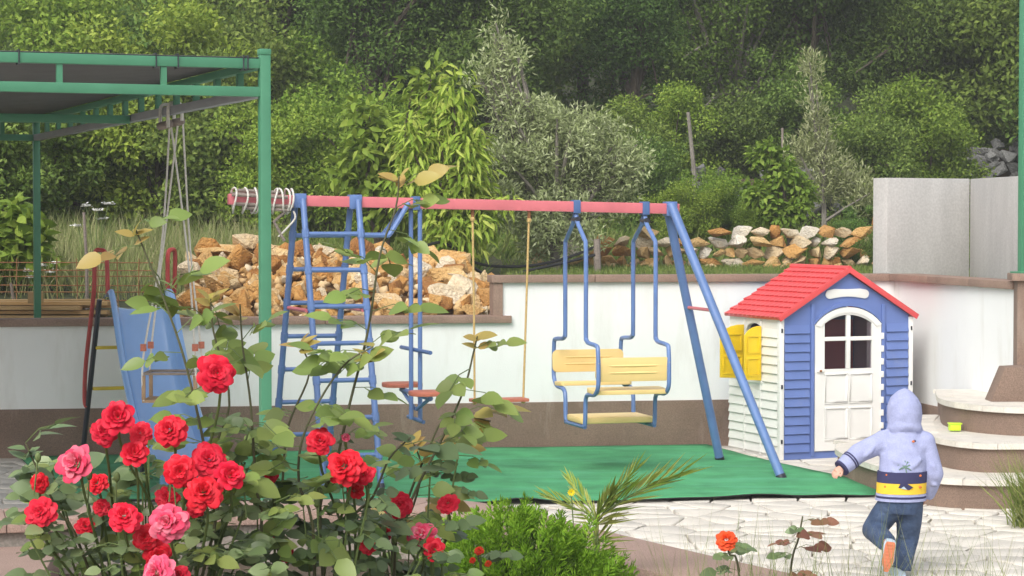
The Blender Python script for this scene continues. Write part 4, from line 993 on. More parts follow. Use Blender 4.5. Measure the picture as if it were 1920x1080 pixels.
def rubble():
    r_ = random.Random(11)
    prof = [(335, 588), (350, 545), (362, 470), (380, 462), (440, 458), (480, 458), (520, 452), (560, 455), (600, 456), (650, 450), (700, 452), (750, 470), (790, 478), (820, 475), (870, 480), (888, 520), (930, 545), (945, 575)]
    def top(px):
        for (a, ya), (b, yb) in zip(prof, prof[1:]):
            if a <= px <= b: return ya + (yb - ya) * (px - a) / (b - a)
        return 588
    root = thing('rubble_heap', 'heap of ochre and cream rubble stones behind the low wall', 'rubble heap', (-1.3, 18.2, .93))
    Yf = lambda px: wy(at_y(px, 500, 17.0).x) + .34          # foot of the heap
    def surf(px, s):       # s 0 at the foot, 1 at the crest
        yf = Yf(px); yc = yf + 1.15; ztop = at_y(px, top(px) + 12, yc).z; y = yf + (yc - yf) * s; x = at_y(px, 500, y).x; z0 = th(x, yf); return Vector((x, y, z0 + (ztop - z0) * (s ** .62)))
    # core of earth and small stones under the rocks
    V = []; nx, ns = 40, 10
    for i in range(nx + 1):
        px = 338 + (943 - 338) * i / nx; row = [surf(px, s / ns) - Vector((0, -.05, .055)) for s in range(ns + 1)]; last = row[-1]
        row += [Vector((last.x, last.y + .35, max(last.z - .12, th(last.x, last.y)))), Vector((last.x, last.y + 1.3, th(last.x, last.y + 1.3) - .05))]; V += row
    m = ns + 3; MB().add(V, [[i * m + j, (i + 1) * m + j, (i + 1) * m + j + 1, i * m + j + 1] for i in range(nx) for j in range(m - 1)]).build('mound', 'mound_earth', root, ang=180)
    n = 0
    big = [(462, 455, 1.0, .36, 'cream_rock', (1.1, .8, .95)), (398, 470, .9, .34, 'tan_rock', (1.2, .8, .55)), (850, 484, .9, .34, 'ochre_rock', (1.15, .9, .85)), (835, 515, .62, .34, 'tan_rock', (1.3, .9, .8)), (828, 555, .28, .42, 'cream_rock', (1.1, .9, .85)),
           (880, 548, .4, .30, 'cream_rock', (1.3, .9, .8)), (915, 560, .28, .30, 'tan_rock', (.9, .9, 1.25)), (780, 510, .7, .26, 'cream_rock', (.9, .9, 1.1)), (600, 470, .92, .24, 'cream_rock', (1.2, 1, .7)), (730, 560, .2, .27, 'ochre_rock', (1.1, 1, .9)), (640, 575, .1, .2, 'cream_rock', (1, 1, .8)), (885, 580, .1, .2, 'tan_rock', (1.2, 1, .8)), (858, 517, .5, .17, 'cream_rock', (1.2, 1, .6))]
    for px, py, s, size, m_, sc in big:
        p = surf(px, s); p = at_y(px, py, p.y - .05); stone(root, m_, p, size, (r_.uniform(-.2, .2), r_.uniform(-.2, .2), r_.uniform(-.4, .4)), sc, r_)
    for i in range(258):
        px = r_.uniform(345, 938); s = r_.uniform(0, 1.0) ** .8; p = surf(px, s)
        size = r_.choice([.09, .11, .14, .17, .20, .24, .29]) * 1.08 * r_.uniform(.85, 1.2)
        if px > 780: size *= 1.25
        w = r_.random(); m_ = 'ochre_rock' if w < .6 else ('tan_rock' if w < .88 else 'cream_rock')
        stone(root, m_, p + Vector((0, 0, r_.uniform(-.02, .02))), size, (r_.uniform(0, 6), r_.uniform(-1.2, 1.2), r_.uniform(0, 6)), (1, 1, 1), r_)
    # small broken pieces between the rocks
    rr_ = np.random.default_rng(6); VV = []; FF = []; k0 = 0
    tp = []
    for q in range(6):
        me = rock_mesh('chip', 900 + q, (1, .8, .65), 12, 0); n_ = len(me.vertices); c = np.empty(n_ * 3, np.float32); me.vertices.foreach_get('co', c); me.calc_loop_triangles(); tri = np.array([tuple(t.vertices) for t in me.loop_triangles]); tp.append((c.reshape(-1, 3), tri)); bpy.data.meshes.remove(me)
    for i in range(480):
        c, tri = tp[i % 6]; px = r_.uniform(338, 945); p = surf(px, r_.uniform(0, 1) ** .8) - OFF[root]; M = np.array(Matrix.Rotation(r_.uniform(0, 6.28), 3, Vector((r_.gauss(0, 1), r_.gauss(0, 1), r_.gauss(0, 1))).normalized())); s = r_.uniform(.06, .14)
        VV.append((c * s) @ M.T + np.array(p + Vector((0, -.03, r_.uniform(-.06, .01))))); FF.append(tri + k0); k0 += len(c)
    me = npmesh('rubble_chips', np.concatenate(VV), np.concatenate(FF), False); me.materials.append(MATS['chip_rock']); o = link(bpy.data.objects.new('rubble_chips', me), root); o['kind'] = 'stuff'
rubble()
def dry_wall():
    r_ = random.Random(21); root = thing('dry_stone_wall', 'low dry stone wall of pale tan stones across the grass behind the high wall', 'stone wall', (1.9, 22, 1.28))
    Y = 22.0; prof = [(985, 470), (1010, 462), (1060, 455), (1100, 452), (1150, 446), (1200, 440), (1290, 447), (1340, 440), (1390, 432), (1450, 434), (1520, 440), (1570, 434), (1610, 428), (1645, 415), (1690, 415)]
    x = at_y(985, 470, Y).x; n = 0
    def top(px):
        for (a, ya), (b, yb) in zip(prof, prof[1:]):
            if a <= px <= b: return ya + (yb - ya) * (px - a) / (b - a)
        return 470
    zb = th(1.5, Y) - .03
    row_z = [0, .10, .20, .30, .40, .50]
    for k, z in enumerate(row_z):
        x = at_y(985, 470, Y).x + r_.uniform(0, .1)
        while x < at_y(1680, 470, Y).x:
            w = r_.uniform(.10, .26) if k < 3 else r_.uniform(.12, .30); px = 960 + F * (x + w / 2) / Y; zt = at_y(px, top(px), Y).z; z0 = th(x, Y) - .02
            if z0 + z + .03 < zt:
                wd = r_.random(); stone(root, 'tan_rock' if wd < .5 else ('ochre_rock' if wd < .66 else 'cream_rock'), (x + w / 2, Y + r_.uniform(-.04, .06), z0 + z + .07), 1, (r_.uniform(-.2, .2), r_.uniform(-.22, .22), r_.uniform(-.4, .4)), (w * 1.25, .28, r_.uniform(.19, .28)), r_); n += 1
            x += w * .93
    # fallen stones at its foot
    for i in range(20): xx = r_.uniform(.3, 3.3); yy = Y - r_.uniform(.2, .5); stone(root, 'tan_rock', (xx, yy, th(xx, yy) + .02), r_.uniform(.06, .14), None, (1, 1, 1), r_)
dry_wall()
def grey_walls():
    r_ = random.Random(31)
    for nm, x0, x1, y0, y1, Y, n in (('grey stone terrace wall half hidden behind the young trees', 1255, 1640, 318, 405, 26.5, 90), ('grey stone terrace wall under the trees above the concrete wall', 1740, 1960, 262, 345, 28.5, 50)):
        c = at_y((x0 + x1) / 2, y1, Y); root = thing('terrace_wall', nm, 'stone wall', (c.x, Y, th(c.x, Y)))
        for i in range(n):
            px, py = r_.uniform(x0, x1), r_.uniform(y0 + 10 * math.sin((px_ := r_.random()) * 3), y1); p = at_y(px, py, Y + (y1 - py) * .004); p.z = max(p.z, th(p.x, p.y) + .02)
            stone(root, 'grey_rock', p, r_.uniform(.18, .36), None, (1.15, 1, 1), r_)
        # earth bank behind the stones
        a, b = at_y(x0, y0, Y), at_y(x1, y0, Y); MB().prism([(a.x, Y + .12, th(a.x, Y) - .1), (b.x, Y + .12, th(b.x, Y) - .1), (b.x, Y + .5, b.z - .1), (a.x, Y + .5, a.z - .1)], (0, .6, 0)).build('earth_bank', 'soil', root)
grey_walls()

# ------------------------------------------------------------------ planks and rusty mesh at the left
def timber():
    r_ = random.Random(4); root = thing('plank_stack', 'stack of sawn yellow planks lying behind the low wall', 'planks', (-4.0, 18.0, th(-4, 18)))
    z0 = th(-4, 18) - .01
    for k in range(11):
        z = z0 + .035 * (k % 4); y = 17.55 + .17 * (k // 4) + r_.uniform(-.02, .02); xa = -5.4 + r_.uniform(-.15, .15); xb = -3.22 + r_.uniform(-.22, .10)
        MB().obox((xa, y, z), (xb - xa, r_.uniform(-.06, .06), r_.uniform(-.01, .01)), (0, .14, 0), (0, 0, .027)).build('plank', 'plank_wood', root)
    MB().box((-3.72, 17.48, z0 + .165), .12, .10, .09, .2).build('offcut', 'plank_wood', root, bevel=.003)
    m = thing('rusty_mesh', 'rusty reinforcing mesh standing behind the planks', 'wire mesh', (-4.0, 18.7, th(-4, 18.7)))
    zb = th(-4, 18.7)
    for k in range(6): MB().tube([(-5.6, 18.7, zb + .02 + .062 * k), (-3.0, 18.72, zb + .02 + .062 * k + r_.uniform(-.022, .022))], .0045, 5).build('wire', 'rust', m)
    for k in range(15): x = -5.5 + .17 * k; MB().tube([(x, 18.706, zb - .03), (x + r_.uniform(-.01, .01), 18.712, zb + .36)], .004, 5).build('wire', 'rust', m)
    for px, y1, Y in ((157, 398, 18.3), (20, 530, 18.0)):
        a = at_y(px + 6, 590, Y); b = at_y(px, y1, Y); a.z = th(a.x, Y) - .05; st = thing('wooden_stake', 'thin leaning wooden stake in the tall grass left of the slide' if px > 100 else 'short dark stake at the end of the planks', 'stake', a)
        MB().tube([a, a.lerp(b, .5) + Vector((.012, 0, 0)), b], [.017, .015, .012], 6).build('stake', 'grey_wood', st)
timber()
def poles():
    a = at_y(1309, 330, 25); b = at_y(1290, 210, 25); a.z = th(a.x, 25) - .1
    t = thing('bare_pole', 'pale leaning wooden pole in front of the dark wood', 'pole', a); MB().tube([a, a.lerp(b, .6) + Vector((.02, 0, 0)), b], [.03, .026, .02], 7).build('pole', 'pale_bark', t)
    a = at_y(1468, 380, 26); b = at_y(1467, 240, 26); a.z = th(a.x, 26) - .1
    t = thing('bare_pole', 'thin upright stake behind the bright young tree', 'pole', a); MB().tube([a, b], .014, 6).build('pole', 'grey_wood', t)
    # black irrigation hoses
    for (pts, nm) in (([(780, 470), (830, 455), (890, 492), (960, 500), (1030, 492), (1100, 470), (1120, 455)], 'black irrigation hose looping up to the stake by the olive'),
                      ([(885, 500), (930, 520), (1000, 505), (1060, 492), (1115, 478)], 'lower black irrigation hose sagging across the grass')):
        P = [at_y(a_, b_, 19.3 + .25 * i) for i, (a_, b_) in enumerate(pts)]
        for p in P: p.z = max(p.z, th(p.x, p.y) + .012)
        o = MB().tube(smooth_line(P, 6), .013, 6).build('irrigation_hose', 'hose_rubber'); tag(o, nm, 'hose')
    a = at_y(1121, 512, 20.4); a.z = th(a.x, 20.4) - .05; b = at_y(1119, 448, 20.4); t = thing('wooden_stake', 'thick grey stake at the foot of the olive tree', 'stake', a); MB().tube([a, b], [.035, .03], 8).build('stake', 'grey_wood', t)
poles()

# ================================================================== TREES AND SHRUBS
def crown_pts(r_, rx, ry, rz, ncl, per, cl=(.25, .5), flat=.75, shell=.55, base=-1.0):
    """leaf positions in clumps spread through an uneven crown; centre at the origin"""
    C = []
    while len(C) < ncl:
        v = r_.normal(size=3); v /= np.linalg.norm(v); rad = shell + (1 - shell) * r_.random(); rad *= .80 + .55 * noise.noise(Vector(tuple(v * 2.3)) + Vector((rx * 5 + rz * 7, ry * 3, 0)))
        p = v * rad * np.array([rx, ry, rz])
        if p[2] > base * rz: C.append(p)
    C = np.array(C); R_ = r_.uniform(cl[0], cl[1], ncl)
    idx = r_.choice(ncl, size=ncl * per, p=(R_ ** 2) / (R_ ** 2).sum()); v = unit(r_.normal(size=(ncl * per, 3))); rad = r_.random((ncl * per, 1)) ** .42
    P = C[idx] + v * rad * R_[idx][:, None] * np.array([1, 1, flat])
    return P, v, C
def leaf_dirs(r_, v, droop=0.0, up=.5, rand=.9):
    n = len(v); D = unit(v * .7 + r_.normal(size=(n, 3)) * rand + np.array([0, 0, -droop])); N = unit(v * .8 + np.array([0, 0, up]) + r_.normal(size=(n, 3)) * .32); return D, N
def limb_mesh(name, C, H, trunk_r, lean, r_, nl=14, m='bark', base=(0, 0, 0), fork=.35):
    mb = MB(); b = Vector(base); top = Vector((lean[0], lean[1], H)); mid_ = Vector((lean[0] * .3, lean[1] * .3, H * .5))
    axis = smooth_line([b, mid_ + Vector((.06 * H * .3, 0, 0)), top], 5); mb.tube(axis, [trunk_r * (1 - .75 * i / (len(axis) - 1)) for i in range(len(axis))], 7)
    for c in C[:nl]:
        c = Vector(tuple(c)); k = r_.uniform(fork, .9); i = min(len(axis) - 2, int(k * (len(axis) - 1))); s0 = axis[i]
        m_ = s0.lerp(c, .5) + Vector((0, 0, .06 * H * (r_.random() - .3))); ln = smooth_line([s0, m_, c], 3); mb.tube(ln, [trunk_r * .42 * (1 - .8 * j / (len(ln) - 1)) + .004 for j in range(len(ln))], 5)
    me = mb.mesh(name); me.materials.append(MATS[m]); return me
def make_tree(seed, rx, ry, rz, zc, ncl, per, L, W, m, cl, H=None, tr=.10, bark='bark', tpl=FLAT, droop=0, up=.5, shell=.5, nl=16, base=-1, lean=(0, 0), rand=.9, flat=.75, fork=.35):
    r_ = np.random.default_rng(seed); P, v, C = crown_pts(r_, rx, ry, rz, ncl, per, cl, shell=shell, base=base, flat=flat); C = C + np.array([0, 0, zc]); P = P + np.array([0, 0, zc]); P[:, 2] = np.maximum(P[:, 2], .02)
    D, N = leaf_dirs(r_, v, droop, up, rand); n = len(P); V, Fc = scatter(tpl, P, D, N, r_.uniform(L * .7, L * 1.25, n), r_.uniform(W * .75, W * 1.2, n))
    me = npmesh('crown', V, Fc); me.materials.append(MATS[m]); tm = limb_mesh('trunk', C, H or zc + rz * .4, tr, lean, r_, nl, bark, fork=fork); return me, tm
def plant_tree(name, label, cat, meshes, x, y, sc=1, rz=0, group=None, sink=.05, szz=1):
    t = thing(name, label, cat, (x, y, th(x, y) - sink), group)
    for nm, me in (('crown', meshes[0]), ('trunk', meshes[1])):
        o = bpy.data.objects.new(nm, me); link(o, t); o.rotation_euler = (0, 0, rz); o.scale = (sc, sc, sc * szz)
    return t
WT = [make_tree(500 + i, 1.7 + .3 * (i % 3), 1.7, 2.3 + .4 * (i % 2), (2.5, 3.3, 2.9)[i % 3], 84, (400, 330, 230, 330, 400, 230)[i], .07 + .012 * (i % 4), .036 + .006 * (i % 4), ('wood_leaf', 'wood_leaf_mid', 'wood_leaf_light', 'wood_leaf_mid', 'wood_leaf', 'wood_leaf_mid')[i], (.28, .66), tr=.10, shell=.30, nl=34, bark=('bark', 'pale_bark')[i in (2, 5)], lean=(.3 * (i - 2.5) / 2.5, .2)) for i in range(6)]
ORD = 'first second third fourth fifth sixth seventh eighth ninth tenth eleventh twelfth thirteenth fourteenth fifteenth sixteenth seventeenth eighteenth nineteenth twentieth'.split()
def wood():
    r_ = random.Random(77)
    rows = (('front', 28.6, [-7.6, -6.1, -4.4, -2.9, -1.55, -.1, 1.2, 2.5, 3.9, 5.2, 6.5, 7.8], .84), ('second', 33.0, [-9, -7.3, -5.6, -4.0, -2.3, -.8, .9, 2.4, 4.0, 5.6, 7.2, 8.8], 1.0), ('third', 38.5, [-10.5, -8.4, -5.6, -3.6, -1.6, .4, 2.4, 4.4, 6.4, 8.4, 10.4], 1.12))
    for nm, Y, xs, sc in rows:
        for i, x in enumerate(xs):
            xx = x + r_.uniform(-.35, .35); yy = Y + r_.uniform(-1.3, 1.3) + (2.2 if x < -4 else 0)
            if x < -6.5 and nm != 'third': yy += 2.0
            plant_tree('woodland_tree', f'woodland tree on the slope, {ORD[i]} from the left in the {nm} row of the wood', 'tree', WT[r_.randrange(6)], xx, yy, sc * r_.uniform(.85, 1.12), r_.uniform(0, 6.28), 'trees of the wood on the slope', .1)
    # the wood goes on up the slope as one mass
    parts_v = []; parts_f = []; k = 0; rr = np.random.default_rng(5); base = WT[1][0]; nv = len(base.vertices); co = np.empty(nv * 3, np.float32); base.vertices.foreach_get('co', co); co = co.reshape(-1, 3); co = co.reshape(-1, 4, 3)
    spots = [(x + r_.uniform(-1, 1), y + r_.uniform(-1.5, 1.5)) for y, st in ((45, 2.9), (53, 3.6)) for x in np.arange(-16, 17, st) if x > -9.5 or y > 50]
    for (x, y) in spots:
        sel = co[rr.random(len(co)) < .16]; a = r_.uniform(0, 6.28); s = r_.uniform(1.2, 1.5); M = np.array([[math.cos(a), -math.sin(a), 0], [math.sin(a), math.cos(a), 0], [0, 0, 1]]) * s
        ctr = sel.mean(axis=1, keepdims=True); q = (ctr + (sel - ctr) * 2.2) @ M.T + np.array([x, y, th(x, y)]); n = len(q); parts_v.append(q.reshape(-1, 3)); parts_f.append((FLAT[1][None] + (np.arange(n) * 4)[:, None, None]).reshape(-1, 3) + k); k += n * 4
    me = npmesh('woodland', np.concatenate(parts_v), np.concatenate(parts_f)); me.materials.append(MATS['wood_leaf']); o = bpy.data.objects.new('woodland', me); COL.objects.link(o); o['kind'] = 'stuff'; tag(o, 'dense far woodland filling the slope behind the tree rows', 'woodland')
wood()
# shrubs at the foot of the wood
SH = [make_tree(600 + i, .85, .75, .85 + .25 * (i % 2), .85, 60, 330, .048, .026, ['mid_leaf', 'bright_leaf', 'bright_leaf', 'mid_leaf'][i], (.12, .30), tr=.03, shell=.30, nl=12, H=1.2, fork=.1) for i in range(4)]
def shrubs():
    L_ = [(20, 470, 24, 1.35, 0, 'dark mid-green shrub at the far left behind the green post'), (110, 455, 25.5, 1.6, 1, 'broad green shrub behind the stake and tall grass'), (205, 455, 26, 1.7, 3, 'tall green shrub above the left slide handrail'), (300, 460, 25, 1.5, 1, 'green shrub behind the white swing ropes'),
          (395, 450, 24.5, 1.45, 0, 'green shrub above the pale end of the rubble heap'), (455, 440, 26.5, 1.5, 3, 'dark shrub behind the pergola post'), (530, 440, 23.6, 1.05, 2, 'yellow-green shrub right of the pergola post above the beam'), (610, 440, 24.2, 1.15, 2, 'bright green shrub above the ladder end of the swing set'),
          (700, 450, 23.4, 1.05, 2, 'bright green shrub left of the peach tree'), (565, 440, 27, 1.25, 1, 'shaded shrub at the wood edge above the ladder'),
          (1215, 420, 25.5, .85, 0, 'dark shrub right of the olive tree'), (1345, 425, 24.0, .62, 2, 'light green bush left of the bright young tree'), (1290, 440, 23.4, .55, 2, 'small light green bush above the right end of the beam'),
          (1625, 405, 26.0, 1.0, 3, 'grey-green bush left above the concrete wall'), (1735, 400, 27.0, 1.1, 1, 'green bush above the middle of the concrete wall'), (1600, 480, 22.5, .36, 3, 'low bush behind the dry stone wall beside the concrete wall'), (1652, 470, 21.2, .30, 0, 'small dark bush at the concrete wall corner'),
          (1150, 330, 27.2, 1.0, 0, 'dark shrub in the shade behind the olive tree'), (1250, 330, 27.6, .95, 1, 'green shrub in the shade left of the leaning pole'), (1385, 330, 27.8, 1.05, 0, 'dark shrub between the leaning pole and the thin stake'), (1490, 330, 28, 1.1, 3, 'shaded shrub behind the slim olive tree'), (560, 330, 28.5, 1.1, 0, 'dark shrub under the trees right of the pergola post top'), (660, 330, 29, 1.1, 1, 'dark shrub under the trees behind the young cherry tree'), (1850, 360, 29.5, 1.0, 0, 'dark bush at the right edge under the trees'), (1420, 440, 23.6, .42, 2, 'low light bush at the foot of the bright young tree'), (60, 300, 31, 1.9, 3, 'tall pale green thicket at the far left under the pergola roof'), (250, 300, 31.5, 2.0, 2, 'tall yellow-green thicket behind the pergola roof'), (390, 300, 31, 1.8, 3, 'green thicket behind the rope swing top')]
    for px, py, Y, s, k, lb in L_:
        x = at_y(px, py, Y).x; plant_tree('shrub', lb, 'shrub', SH[k], x, Y, s, px * .37, 'shrubs at the edge of the wood', .08)
shrubs()
# olive tree: silver green, with a spire of young shoots
def olive():
    r_ = np.random.default_rng(42); Y = 21.0; Pl = []; Vl = []; Cl = []
    blobs = [(1045, 300, .70, .55, .66, 46, 150), (950, 330, .48, .4, .60, 26, 140), (1120, 300, .52, .4, .50, 26, 130), (1030, 410, .70, .5, .40, 30, 150), (1150, 350, .42, .3, .38, 14, 110), (1000, 220, .44, .3, .36, 18, 120), (945, 175, .22, .2, .42, 12, 80), (935, 110, .16, .14, .34, 7, 50), (1180, 290, .26, .2, .26, 7, 80), (925, 60, .08, .08, .2, 3, 40), (955, 120, .2, .1, .2, 4, 50), (905, 150, .2, .1, .2, 4, 50), (1195, 320, .14, .1, .2, 3, 50)]
    base = at_y(1040, 500, Y); base.z = th(base.x, Y) - .05
    for px, py, rx, ry, rz, nc, per in blobs:
        P, v, C = crown_pts(r_, rx, ry, rz, nc, per, (.08, .19), shell=.3, flat=1.1); c = np.array(at_y(px, py, Y)) - np.array(base); Pl.append(P + c); Vl.append(v); Cl.append(C[:5] + c)
    P = np.concatenate(Pl); v = np.concatenate(Vl); n = len(P); D = unit(v * .6 + r_.normal(size=(n, 3)) * .8 + np.array([0, 0, .35])); N = unit(r_.normal(size=(n, 3)) + np.array([0, -.2, .5]))
    V, Fc = scatter(FLAT, P, D, N, r_.uniform(.05, .08, n), r_.uniform(.014, .022, n)); me = npmesh('crown', V, Fc); me.materials.append(MATS['olive_leaf'])
    C = np.concatenate(Cl); tm = limb_mesh('trunk', C, 1.0, .06, (.0, 0), r_, len(C), 'pale_bark', fork=.25)
    t = thing('olive_tree', 'silvery grey-green olive tree with a tall spire of shoots behind the swings', 'tree', base)
    for nm, m in (('crown', me), ('trunk', tm)): link(bpy.data.objects.new(nm, m), t)
    # slim olive at the right
    base = at_y(1545, 420, 24.5); base.z = th(base.x, 24.5) - .05; Pl, Vl, Cl = [], [], []
    for px, py, rx, ry, rz, nc, per in ((1520, 145, .16, .12, .34, 6, 60), (1528, 220, .24, .2, .3, 8, 60), (1545, 290, .40, .3, .30, 16, 90), (1575, 350, .50, .3, .30, 18, 110)):
        P, v, C = crown_pts(r_, rx, ry, rz, nc, per, (.08, .18), shell=.3, flat=1.1); c = np.array(at_y(px, py, 24.5)) - np.array(base); Pl.append(P + c); Vl.append(v); Cl.append(C[:3] + c)
    P = np.concatenate(Pl); v = np.concatenate(Vl); n = len(P); D = unit(v * .5 + r_.normal(size=(n, 3)) * .5 + np.array([0, 0, .65])); N = unit(r_.normal(size=(n, 3)) + np.array([0, 0, .2]))
    V, Fc = scatter(FLAT, P, D, N, r_.uniform(.05, .085, n), r_.uniform(.014, .02, n)); me = npmesh('crown', V, Fc); me.materials.append(MATS['olive_leaf']); tm = limb_mesh('trunk', np.concatenate(Cl), 1.2, .04, (-.1, 0), r_, 12, 'pale_bark')
    t = thing('olive_tree', 'slim young olive tree with a narrow spire left above the concrete wall', 'tree', base)
    for nm, m in (('crown', me), ('trunk', tm)): link(bpy.data.objects.new(nm, m), t)
olive()
def fruit_trees():
    LT = leaf_template(3, .5, .45, .30, .06)
    def custom(label, Y, foot, blobs, L, W, m, tpl, droop, cl, seed, name='fruit_tree', tr=.045, nl=5, H=.9, updir=0):
        r_ = np.random.default_rng(seed); base = at_y(foot[0], foot[1], Y); base.z = th(base.x, Y) - .05; Pl, Vl, Cl = [], [], []
        for px, py, rx, ry, rz, nc, per in blobs:
            P, v, C = crown_pts(r_, rx, ry, rz, nc, per, cl, shell=.35, flat=1.0); c = np.array(at_y(px, py, Y)) - np.array(base); Pl.append(P + c); Vl.append(v); Cl.append(C[:nl] + c)
        P = np.concatenate(Pl); v = np.concatenate(Vl); n = len(P); P[:, 2] = np.maximum(P[:, 2], .03); D = unit(v * .8 + r_.normal(size=(n, 3)) * .45 + np.array([0, 0, updir - droop])); N = unit(v * .4 + r_.normal(size=(n, 3)) * .4 + np.array([0, 0, .7]))
        V, Fc = scatter(tpl, P, D, N, r_.uniform(L * .7, L * 1.2, n), r_.uniform(W * .8, W * 1.2, n)); me = npmesh('crown', V, Fc); me.materials.append(MATS[m]); tm = limb_mesh('trunk', np.concatenate(Cl), H, tr, (.05, 0), r_, 40, 'bark', fork=.2)
        t = thing(name, label, 'tree', base)
        for nm, q in (('crown', me), ('trunk', tm)): link(bpy.data.objects.new(nm, q), t)
    custom('bright green peach tree with long drooping leaves left of the olive', 19.8, (850, 500), [(835, 200, .26, .25, .26, 8, 45), (800, 270, .40, .35, .30, 14, 50), (870, 270, .34, .3, .34, 12, 50), (840, 360, .48, .4, .36, 18, 50), (900, 390, .36, .3, .30, 10, 50), (770, 340, .25, .2, .25, 8, 45), (850, 440, .4, .3, .22, 10, 50)], .13, .030, 'peach_leaf', LT, .75, (.09, .2), 71)
    custom('broad-leaved young cherry tree with upswept shoots above the ladder', 20.6, (720, 500), [(680, 215, .20, .2, .24, 6, 28), (700, 270, .30, .25, .26, 9, 32), (790, 170, .18, .18, .22, 6, 28), (745, 300, .34, .3, .26, 10, 34), (660, 330, .28, .25, .26, 8, 34), (720, 380, .40, .3, .28, 12, 36)], .135, .055, 'bright_leaf', LT, .25, (.10, .2), 72)
    custom('bright yellow-green young tree behind the dry stone wall', 22.7, (1482, 480), [(1445, 285, .13, .13, .16, 5, 60), (1465, 330, .24, .2, .22, 9, 70), (1490, 370, .22, .2, .18, 8, 70), (1430, 365, .22, .2, .18, 8, 70), (1460, 400, .30, .25, .14, 9, 70)], .075, .04, 'bright_leaf', LT, .1, (.07, .15), 73, 'young_tree', .028, 4, .75)
    custom('light green broad-leaved fig bush at the left edge behind the planks', 19.2, (30, 560), [(20, 430, .34, .3, .22, 10, 36), (50, 470, .30, .25, .18, 8, 36), (-20, 470, .35, .3, .22, 8, 36)], .14, .09, 'bright_leaf', LT, .25, (.10, .2), 74, 'fig_bush', .03, 5, .4)
fruit_trees()

# ------------------------------------------------------------------ grass
BLADE = (np.array([(-.5, 0, 0), (.5, 0, 0), (.28, .6, -.10), (-.28, .6, -.10), (0, 1, -.32)], float), np.array([(0, 1, 2), (0, 2, 3), (3, 2, 4)]))
def grass(name, label, pts, hmin, hmax, w, m, seed, lean=.35):
    r_ = np.random.default_rng(seed); n = len(pts); P = np.array(pts); D = unit(np.concatenate([r_.normal(size=(n, 2)) * lean, np.ones((n, 1))], 1)); N = unit(np.concatenate([r_.normal(size=(n, 2)), np.zeros((n, 1)) + .1], 1))
    V, Fc = scatter(BLADE, P, D, N, r_.uniform(hmin, hmax, n), w * r_.uniform(.7, 1.3, n)); me = npmesh(name, V, Fc); me.materials.append(MATS[m]); o = bpy.data.objects.new(name, me); COL.objects.link(o); o['kind'] = 'stuff'; tag(o, label, 'grass'); return o
def lawns():
    r_ = np.random.default_rng(9)
    def area(n, x0, x1, y0, y1, f=None):
        out = []
        while len(out) < n:
            x, y = r_.uniform(x0, x1), r_.uniform(y0, y1)
            if y < wy(x) + .25 or (f and not f(x, y)): continue
            out.append((x, y, th(x, y) - .01))
        return out
    grass('lawn_grass', 'short mown grass between the high wall and the dry stone wall', area(26000, -.1, 4.2, 17, 24), .03, .075, .010, 'grass_blade', 1)
    grass('meadow_grass', 'tall pale grass behind the planks and slide', area(7000, -6.2, -2.2, 18.8, 23.5), .18, .5, .012, 'dry_grass', 2, .22)
    grass('undergrowth', 'ground cover of weeds under the trees and shrubs', area(30000, -9, 9, 22.5, 32), .10, .34, .03, 'grass_blade', 3, .6)
    grass('heap_grass', 'green weeds behind the rubble heap', area(4000, -2.8, -.3, 19.6, 22.5), .12, .4, .016, 'grass_blade', 4, .4)
lawns()
def umbel(px, py, Y, label, heads, seed):
    r_ = random.Random(seed); x = at_y(px, py, Y).x; t = thing('wildflower', label, 'wildflower', (x, Y, th(x, Y)), 'white wildflowers in the tall grass'); b = OFF[t]
    for hx, hy in heads:
        p = at_y(hx, hy, Y + r_.uniform(-.1, .1)); MB().tube(smooth_line([b + Vector((r_.uniform(-.02, .02), 0, -.02)), b.lerp(p, .55) + Vector((r_.uniform(-.03, .03), 0, 0)), p], 4), .004, 5).build('stem', 'green_stem', t)
        n = 36; rr = np.random.default_rng(seed + hx); Q = np.array(p)[None] + np.concatenate([rr.normal(size=(n, 2)) * .022, np.abs(rr.normal(size=(n, 1))) * .008], 1) - np.array(b)[None]; D = unit(np.concatenate([rr.normal(size=(n, 2)), .4 * np.ones((n, 1))], 1)); N = np.tile(np.array([[0, 0, 1.]]), (n, 1)) + rr.normal(size=(n, 3)) * .2
        V, Fc = scatter(FLAT, Q, D, N, .026, .022); me = npmesh('flower_head', V, Fc); me.materials.append(MATS['white_petal']); link(bpy.data.objects.new('flower_head', me), t)
umbel(180, 560, 18.9, 'white-flowered wild plant taller behind the left slide handrail', [(162, 388), (182, 396), (203, 384), (146, 425), (192, 412)], 1)
umbel(80, 560, 18.9, 'low white-flowered wild plant beside the rear pergola post', [(52, 510), (76, 500), (102, 495), (58, 522), (95, 512)], 2)

